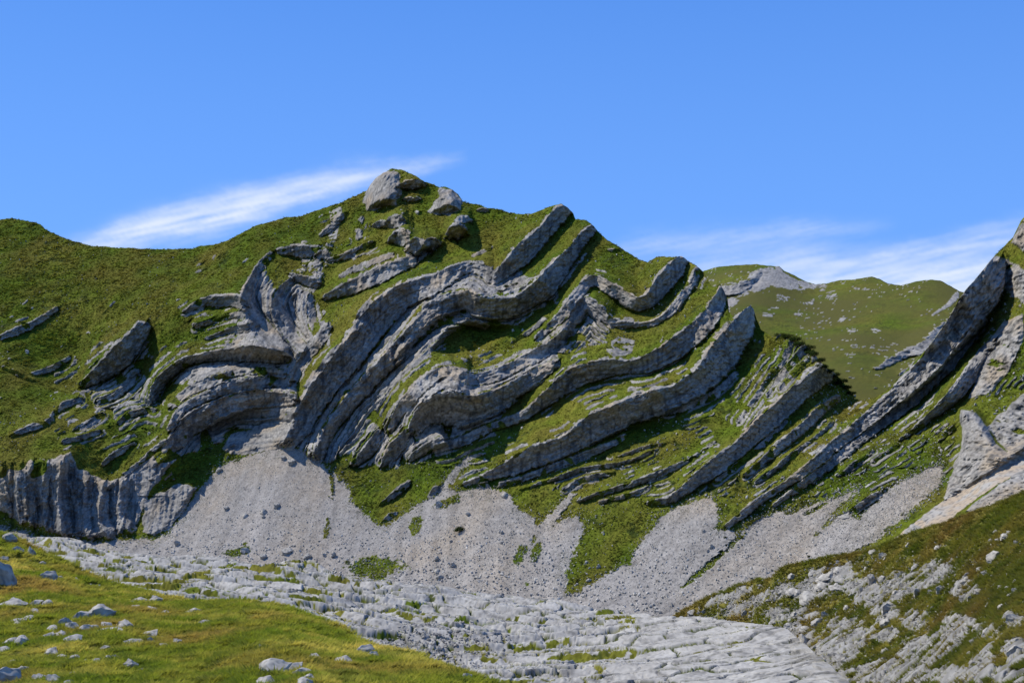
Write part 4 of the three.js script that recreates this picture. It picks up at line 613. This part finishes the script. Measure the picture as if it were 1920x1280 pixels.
{
  let k = 0;
  for (const [px, py, w, h, label] of KNOLL_ROCKS) {
    k++; const at = hit(KNOLL, px, py, 40, 150); if (!at) continue; const m = -at[2] / F;
    addRock(at, w * m * 1.05, h * m, 100 + k, label || `${w < 15 ? 'small' : w < 26 ? 'middling' : 'long low'} pale rock ${kw(px, py)}`, label ? null : 'rocks bedded in the knoll turf');
  }
  // rocks of the meadow
  const MEADOW_ROCKS = [[1506, 1212, 24, 26, 'dark-sided boulder standing at the end of the limestone pavement'], [1492, 1228, 26, 16, 'grey block just below the dark-sided boulder at the pavement end'], [1528, 1219, 9, 9], [1720, 1118, 14, 14, 'bright white rock among the grey ribs of the meadow'], [1868, 1048, 30, 18, 'pale humped boulder high in the smooth meadow turf'], [1860, 1052, 14, 12], [1637, 1094, 12, 24, 'upright thin rock fin in the meadow'], [1520, 1122, 34, 9], [1575, 1070, 18, 6], [1560, 1078, 24, 8], [1550, 1086, 30, 8], [1580, 1088, 24, 9], [1545, 1100, 26, 8], [1572, 1104, 30, 8], [1525, 1074, 22, 6], [1490, 1112, 24, 7], [1868, 998, 10, 5], [1892, 1000, 13, 5], [1872, 1013, 12, 5], [1905, 1092, 8, 7], [1890, 1104, 10, 8], [1905, 1112, 14, 8], [1895, 1118, 12, 8], [1866, 1098, 7, 6], [1850, 1076, 16, 8], [1840, 1068, 12, 6], [1770, 1062, 14, 8], [1665, 1148, 26, 14], [1665, 1172, 24, 13], [1718, 1160, 18, 18], [1765, 1110, 20, 10], [1815, 1082, 16, 10], [1810, 1092, 14, 8], [1660, 1042, 14, 5], [1705, 1022, 14, 6], [1760, 1028, 12, 5], [1880, 1140, 14, 9], [1900, 1165, 24, 12], [1905, 1230, 30, 26, 'big grey boulder by the picture edge of the meadow'], [1850, 1190, 20, 12], [1830, 1205, 18, 12], [1450, 1168, 18, 8], [1640, 1036, 18, 5], [1510, 1182, 22, 10], [1480, 1175, 20, 9], [1535, 1168, 26, 10]];
  for (const [px, py, w, h, label] of MEADOW_ROCKS) { k++; const at = hit(MEADOW, px, py, 70, 260); if (!at) continue; const m = -at[2] / F; addRock(at, w * m * 1.05, h * m, 300 + k, label || mlabel(px, py, w), label ? null : 'rocks lying in the meadow'); }
  const r = rng(77); let made = 0, tries = 0; const pebbles = [];
  while (tries++ < 14000) {
    const px = 1280 + r() * 660, py = 1010 + r() * 275, at = hit(MEADOW, px, py, 70, 260); if (!at || -at[2] > MEADOW.brow(at[0] / -at[2] * 400) - 1) continue;
    const e = MEADOW.rib(...[at[0], at[2], at[1]]), cl = fbm(at[0] / 6, at[2] / 8, 71, 2); if (r() > ss(-1.6, 0.2, e + 1.3 * cl) * 0.95 + 0.06) continue;
    const m = -at[2] / F, q = r();
    if (made < 150 && q > 0.86) { made++; const w = 7 + 13 * r() * r(); addRock(at, w * m, w * m * (0.45 + 0.3 * r()), 900 + made, mlabel(px, py, w), 'rocks lying in the meadow'); }
    else if (pebbles.length < 8000) { const s = (0.9 + 2.4 * r() * r()) * m, g = 0.8 + 0.4 * r(); pebbles.push([[at[0], at[1] + s * 0.2, at[2]], [s * (0.8 + r()), s * (0.5 + 0.4 * r()), s], [r(), r() * 6, r()], [g, g, g]]); }
  }
  const blocks = []; tries = 0;
  while (tries++ < 30000 && blocks.length < 3600) { const px = 1290 + r() * 650, py = 1040 + r() * 245, at = hit(MEADOW, px, py, 70, 260); if (!at || -at[2] > MEADOW.brow(at[0] / -at[2] * 400) - 1) continue; const e = MEADOW.rib(at[0], at[2], at[1]) + 0.9 * fbm(at[0] / 3.2, at[2] / 4, 61, 3); if (e < 0.05 || r() > 0.25 + e) continue; const s = (2 + 5 * r() * r()) * -at[2] / F, g = 0.5 + 0.4 * r(); blocks.push([[at[0], at[1] + s * 0.1, at[2]], [s * (0.8 + 0.8 * r()), s * (0.7 + 0.5 * r()), s], [(r() - 0.5) * 0.7, -0.6 + (r() - 0.5) * 0.9, (r() - 0.5) * 0.7], [g, g, g]]); }
  const third = Math.ceil(blocks.length / 3); for (let q = 0; q < 3; q++) stuff('meadow_rubble', ['broken pale limestone blocks heaped on the ribs of the meadow', 'angular limestone rubble filling the ribs of the meadow', 'flat limestone pieces lying over the ribs of the meadow'][q], 'rubble', ROCKS[[0, 4, 7][q]], M_ROCK, blocks.slice(q * third, q * third + third));
  const pv = []; tries = 0;
  while (tries++ < 20000 && pv.length < 2600) { const px = 560 + r() * 560, py = 1150 + r() * 130, at = hit(PAVE, px, py, 130, 420); if (!at) continue; const z = Math.exp(-(((px - 800) / 130) ** 2 + ((py - 1215) / 42) ** 2)) + 0.6 * fbm(at[0] / 8, at[2] / 10, 33, 2); if (z < 0.35 || r() > z) continue; const y = paveVertex(at[0], at[2], at[1]).y, s = (1.3 + 3.4 * r() * r()) * -at[2] / F, g = 0.7 + 0.3 * r(); pv.push([[at[0], y + s * 0.1, at[2]], [s * (0.8 + 0.8 * r()), s * (0.7 + 0.5 * r()), s], [(r() - 0.5) * 0.9, r() * 6, (r() - 0.5) * 0.9], [g, g, g]]); }
  stuff('pavement_rubble', 'broken grey rubble on the pavement just beyond the knoll', 'rubble', ROCKS[2], M_ROCK, pv);
  stuff('meadow_stones', 'small pale stones strewn through the rocky meadow', 'stones', PEBBLES[0], M_ROCK, pebbles);
  const kn = []; for (let i = 0; i < 900; i++) { const px = r() * 700, py = 1040 + r() * 240, at = hit(KNOLL, px, py, 40, 150); if (!at || fbm(at[0] / 5, at[2] / 6, 81, 2) < 0.02 + px / 2600) continue; const s = (0.8 + 2.2 * r() * r()) * -at[2] / F; kn.push([[at[0], at[1] + s * 0.2, at[2]], [s * (0.9 + r()), s * (0.5 + 0.4 * r()), s], [r(), r() * 6, r()], [1, 1, 1]]); }
  stuff('knoll_stones', 'small pale stones strewn through the turf of the knoll', 'stones', PEBBLES[1], M_ROCK, kn);
}
// grass tufts: a few bent blades each
const tuftShape = (() => { const r = rng(5), P = [], Nn = []; for (let k = 0; k < 9; k++) { const a = r() * 6.283, l = 0.5 + 0.5 * r(), o = 0.7 + 0.9 * r(), w = 0.12 + 0.05 * r(), x = (r() - 0.5) * 0.5, z = (r() - 0.5) * 0.5, ca = Math.cos(a), sa = Math.sin(a); P.push(x - sa * w, -0.08, z + ca * w, x + sa * w, -0.08, z - ca * w, x + ca * o, l, z + sa * o); for (let q = 0; q < 3; q++) Nn.push(ca * 0.35, 0.93, sa * 0.35); } const g = new THREE.BufferGeometry(); g.setAttribute('position', new THREE.Float32BufferAttribute(P, 3)); g.computeVertexNormals(); return g; })();
const M_TUFT = plain({ side: THREE.DoubleSide, roughness: 1, transmission: 0.5, thickness: 0 });
{
  const r = rng(4242), A = [], B = [];
  for (let i = 0; i < 132000; i++) { const px = -160 + r() * 1100, t = r(), D = 40 * Math.pow(3.6, t), u = (px - 960) / F, x = u * D, z = -D; if (D > KNOLL.brow(u * 400) + 2) continue; const y = KNOLL.height(x, z), c = nearTurf(x, z, 0.02), v = fbm(x / 1.7, z / 1.7, 91, 2), s = (0.13 + 0.0017 * D) * (0.6 + 0.7 * r() + 1.3 * v), g = 0.85 + 0.4 * r(); A.push([[x, y, z], [s * 1.25, s * (0.8 + 0.5 * r()), s * 1.25], [0, r() * 6.28, 0], c.map(q => q * g * 1.8)]); }
  stuff('knoll_grass', 'tufted green and straw coloured grass on the knoll', 'grass', tuftShape, M_TUFT, A);
  for (let i = 0; i < 190000; i++) { const px = 1200 + r() * 960, t = r(), D = 70 * Math.pow(3.6, t), u = (px - 960) / F, x = u * D, z = -D; if (D > MEADOW.brow(u * 400) + 2) continue; const v = meadowVertex(x, z, MEADOW.height(x, z)); if (v.id) continue; const s = (0.16 + 0.0013 * D) * (0.7 + 0.7 * r()), g = 0.85 + 0.4 * r(); B.push([[x, v.y, z], [s * 1.3, s * (0.7 + 0.5 * r()), s * 1.3], [0, r() * 6.28, 0], nearTurf(x, z, 0.14).map(q => q * g)]); }
  stuff('meadow_grass', 'tufted green and rusty grass of the rocky meadow', 'grass', tuftShape, M_TUFT, B);
}
// stones of the screes and loose stones on the slopes
{
  const { COLS, ROWS, pos, cls, nor } = MT, r = rng(99), S = [[], [], [], []], G = [], list = [[], [], [], [], []];
  for (let k = 0; k < COLS * ROWS; k++) if (cls[k] <= 4) list[cls[k]].push(k);
  const put = (k, s, lift) => { const j = r() * 0.6 - 0.3; return [[pos[3 * k] + j, pos[3 * k + 1] + s * lift, pos[3 * k + 2] + r() * 0.6 - 0.3], [s * (0.8 + 0.6 * r()), s * (0.55 + 0.4 * r()), s * (0.8 + 0.4 * r())], [r() * 6, r() * 6, r() * 6]]; };
  for (const id of [1, 2, 3]) for (let i = 0; i < [0, 15000, 12000, 15000][id]; i++) { const k = list[id][(r() * list[id].length) | 0], toe = clamp((-pos[3 * k + 1] - 25) / 25), s = 0.06 + 0.09 * r() + (0.16 + 0.42 * toe) * Math.pow(r(), 10), g = 0.8 + 0.8 * r(); S[id].push([...put(k, s, 0.25), [g, g, g]]); }
  const nm = [, 'loose grey stones covering the broad scree fan', 'loose grey stones covering the scree fan with the bush', 'loose pale stones covering the long scree slope'];
  for (const id of [1, 2, 3]) stuff('scree_stones', nm[id], 'stones', PEBBLES[id], M_ROCK, S[id]);
  for (let i = 0; i < 9000; i++) { const k = list[0][(r() * list[0].length) | 0]; if (fbm(pos[3 * k] / 30, pos[3 * k + 1] / 30, pos[3 * k + 2] / 60, 2) < -0.06 + 0.2 * r()) continue; const s = 0.10 + 0.10 * r() + 0.4 * Math.pow(r(), 7); G.push([...put(k, s, 0.35), [1.1, 1.1, 1.1]]); }
  const turf = []; for (let i = 0; i < 120000; i++) { const k = list[0][(r() * list[0].length) | 0], x = pos[3 * k], y = pos[3 * k + 1], z = pos[3 * k + 2]; if (nor[3 * k + 1] < 0.3) continue; const c = mix3(grassColour(x, y, z), C.olive, 0.3), g = 0.9 + 0.5 * r(), v = fbm(x / 5, y / 5, z / 7, 2), s = (0.34 + 0.3 * r()) * (0.9 + 0.9 * v) * Math.pow(-z / 520, 1.4); if (s < 0.1) continue; turf.push([[x + (r() - 0.5) * 0.5, y, z + (r() - 0.5) * 0.5], [s * 1.3, s * (0.5 + 0.35 * r()), s * 1.3], [0, r() * 6.28, 0], c.map(q => q * g * 1.5)]); }
  for (const id of [1, 2, 3]) for (let i = 0; i < 26000; i++) { const k = list[id][(r() * list[id].length) | 0], x = pos[3 * k], y = pos[3 * k + 1], z = pos[3 * k + 2], [px, py] = pixel(x, y, z), d = -polyDist(SCREES[0], px, py); if (d > 26 || r() < d / 26 || fbm(x / 4, y / 4, z / 6, 2) < -0.02) continue; const s = (0.16 + 0.2 * r()) * Math.pow(-z / 520, 1.2), g = 0.9 + 0.5 * r(); turf.push([[x, y, z], [s * 1.3, s * 0.8, s * 1.3], [0, r() * 6.28, 0], mix3(grassColour(x, y, z), C.olive, 0.3).map(q => q * g * 1.4)]); }
  for (let i = 0; i < 60000; i++) { const k = list[0][(r() * list[0].length) | 0], [px, py] = pixel(pos[3 * k], pos[3 * k + 1], pos[3 * k + 2]); if (py < 830) continue; const d = polyDist(SCREES[0], px, py); if (d > 16 || r() < d / 16) continue; const s = 0.08 + 0.12 * r() + 0.25 * Math.pow(r(), 6); G.push([...put(k, s, 0.4), [1, 1, 1]]); }
  stuff('slope_grass', 'tussocky grass covering the turf slopes of the mountain', 'grass', tuftShape, M_TUFT, turf);
  stuff('slope_stones', 'pale stones scattered over the turf of the mountain', 'stones', PEBBLES[0], M_ROCK, G);
  // boulders told apart on the screes: picture x, y, width, height
  const at = (px, py) => { const m = mountainAt(px, py), [u, v] = ray(px, py); return [u * m.D, v * m.D, -m.D]; };
  const big = [[520, 950, 11, 10], [494, 962, 13, 10], [493, 971, 7, 6], [460, 968, 13, 7], [425, 955, 9, 9], [485, 915, 5, 4], [411, 884, 12, 9], [332, 1023, 10, 9], [460, 1034, 18, 9], [540, 1035, 19, 9], [577, 1047, 15, 11, 'dark-faced boulder at the foot of the broad scree fan'], [495, 1046, 12, 10], [608, 1043, 6, 5], [626, 1043, 9, 9], [502, 1010, 7, 4], [823, 950, 12, 9, 'pale boulder on the upper part of the scree fan with the bush'], [947, 930, 13, 9, 'grey boulder where the scree fan meets the turf below the long rock bed'], [877, 965, 10, 7], [845, 1016, 6, 6], [937, 998, 6, 6], [942, 1000, 6, 6], [942, 1018, 6, 6], [820, 1050, 9, 8], [823, 1085, 14, 10], [820, 1072, 12, 7], [850, 1062, 12, 10], [1103, 1090, 10, 7, 'pale slab at the lower edge of the green turf tongue'], [1083, 1096, 4, 4], [1123, 1064, 9, 8], [1320, 998, 6, 7, 'white boulder on the scree beside the turf notch'], [1335, 1027, 10, 9, 'pale pointed boulder low on the long scree'], [1328, 1034, 6, 5], [1210, 1141, 10, 5], [1251, 947, 6, 7, 'single white boulder at the end of the straight rock bed'], [1655, 955, 5, 4], [1197, 725 + 12, 12, 6, 'pale flat stone on the turf ledge above the longest rock bed'], [1125, 725, 8, 5], [50, 662, 7, 6], [963, 890, 10, 6], [532, 860, 9, 8], [548, 868, 14, 10], [980, 620, 5, 5], [962, 621, 5, 5], [1098, 880 - 85, 4, 5]];
  let k = 0; for (const [px, py, w, h, label] of big) { k++; const p = at(px, py), m = -p[2] / F; addRock(p, w * m, h * m, 1500 + k, label || `${w < 7 ? 'small' : w < 12 ? 'middling' : 'large'} grey boulder ${px < 715 ? (py > 1000 ? 'at the foot of the broad scree fan' : 'high on the broad scree fan') : px < 1000 && py > 900 ? 'on the scree fan with the lone bush' : py > 900 ? 'by the turf tongue between the screes' : 'lying on a turf slope of the mountain'}`, label ? null : 'boulders on the scree and slopes'); }
}
// shrubs: short stems and needle sprays
const M_PINE = plain({ side: THREE.DoubleSide, roughness: 1, vertexColors: true }), M_STEM = plain({ color: 0x4a3a2a });
const NTH = 'first second third fourth fifth sixth seventh eighth ninth tenth eleventh twelfth thirteenth fourteenth fifteenth sixteenth seventeenth eighteenth nineteenth twentieth twenty-first twenty-second twenty-third twenty-fourth'.split(' ');
function shrub(at, w, h, seed, label, group) {
  const r = rng(seed), o = tag(new THREE.Group(), label, 'shrub', group ? { group } : {}); o.name = numbered('dwarf_pine'); o.position.set(...at); scene.add(o);
  const P = [], K = [], stems = [], N3 = [];
  for (let b = 0; b < 9; b++) {
    const a = r() * 6.283, reach = (0.25 + 0.7 * Math.sqrt(r())) * w / 2, top = h * (0.55 + 0.45 * r()) * (1 - 0.45 * (reach / (w / 2)) ** 2), tip = new THREE.Vector3(Math.cos(a) * reach, top, Math.sin(a) * reach * 0.8);
    stems.push(new THREE.TubeGeometry(new THREE.CatmullRomCurve3([new THREE.Vector3(0, -0.2, 0), new THREE.Vector3(tip.x * 0.6, tip.y * 0.35, tip.z * 0.6), tip]), 4, 0.03 + 0.012 * h, 4));
    for (let q = 0; q < 190; q++) {
      const c = new THREE.Vector3(tip.x + (r() + r() - 1) * w * 0.3, Math.max(0, tip.y * (0.35 + 0.65 * r()) + (r() - 0.5) * h * 0.25), tip.z + (r() + r() - 1) * w * 0.26), s = h * (0.045 + 0.04 * r()), d = new THREE.Vector3(r() - 0.5, 0.3 + r(), r() - 0.5).normalize(), e = new THREE.Vector3(r() - 0.5, r() - 0.5, r() - 0.5).cross(d).normalize();
      P.push(c.x - e.x * s * 0.5, c.y - e.y * s * 0.5, c.z - e.z * s * 0.5, c.x + e.x * s * 0.5, c.y + e.y * s * 0.5, c.z + e.z * s * 0.5, c.x + d.x * s * 1.1, c.y + d.y * s * 1.1, c.z + d.z * s * 1.1);
      const g = 0.6 + 0.8 * r(); for (let i = 0; i < 3; i++) { K.push(0.022 * g, 0.040 * g, 0.008 * g); N3.push(d.x * 0.4 + (c.x / w), 0.7, d.z * 0.4 + c.z / w); }
    }
  }
  const g = new THREE.BufferGeometry(); g.setAttribute('position', new THREE.Float32BufferAttribute(P, 3)); g.setAttribute('normal', new THREE.Float32BufferAttribute(N3, 3)); g.setAttribute('color', new THREE.Float32BufferAttribute(K, 3));
  const f = new THREE.Mesh(g, M_PINE); f.name = 'foliage'; o.add(f); const t = new THREE.Mesh(mergeGeometries(stems), M_STEM); t.name = 'stems'; o.add(t);
}
{
  const at = (px, py) => { const m = mountainAt(px, py), [u, v] = ray(px, py); return [u * m.D, v * m.D, -m.D]; };
  const one = (px, py, w, h, seed, label, group) => { const p = at(px, py), m = -p[2] / F; shrub(p, w * m, h * m, seed, label, group); };
  one(862, 998, 17, 13, 1, 'lone dark round bush on the grey scree');
  [[1462, 632, 18, 9], [1476, 634, 22, 11], [1490, 640, 22, 12], [1503, 648, 22, 12], [1516, 656, 22, 13], [1527, 668, 20, 13], [1536, 680, 20, 13], [1547, 692, 20, 12], [1556, 700, 18, 12], [1568, 706, 18, 11], [1578, 718, 18, 12], [1588, 730, 16, 11], [1597, 740, 14, 10], [1510, 660, 18, 10], [1540, 690, 16, 10], [1572, 722, 14, 10], [1469, 637, 18, 8], [1483, 641, 20, 9], [1497, 650, 18, 9], [1521, 664, 18, 10], [1552, 699, 16, 9], [1562, 708, 16, 9], [1583, 727, 14, 9]].sort((a, b) => a[0] - b[0]).forEach(([x, y, w, h], k) => one(x, y, w, h, 20 + k, `dark dwarf pine on the ridge crest, ${NTH[k]} counting down towards the notch`, 'dwarf pines along the ridge crest'));
  [[950, 540, 16, 7], [965, 535, 16, 7], [938, 548, 14, 6], [520, 690, 8, 5]].forEach(([x, y, w, h], k) => one(x, y, w, h, 60 + k, 'dark low bush on a turf ledge between two rock beds', 'bushes on turf ledges between the beds'));
  [[1360, 1008, 7, 4], [1530, 955, 9, 5], [1392, 1010, 6, 4], [1518, 1045, 7, 5]].forEach(([x, y, w, h], k) => one(x, y, w, h, 70 + k, 'tiny dark bush at the upper edge of the long scree', 'tiny bushes by the long scree'));
}
console.log('objects done');
shade(scene);
const renderer = new THREE.WebGLRenderer({ antialias: true });
renderer.shadowMap.enabled = true;
renderer.toneMapping = THREE.LinearToneMapping;
renderer.toneMappingExposure = EXPOSURE;
renderer.render(scene, camera);
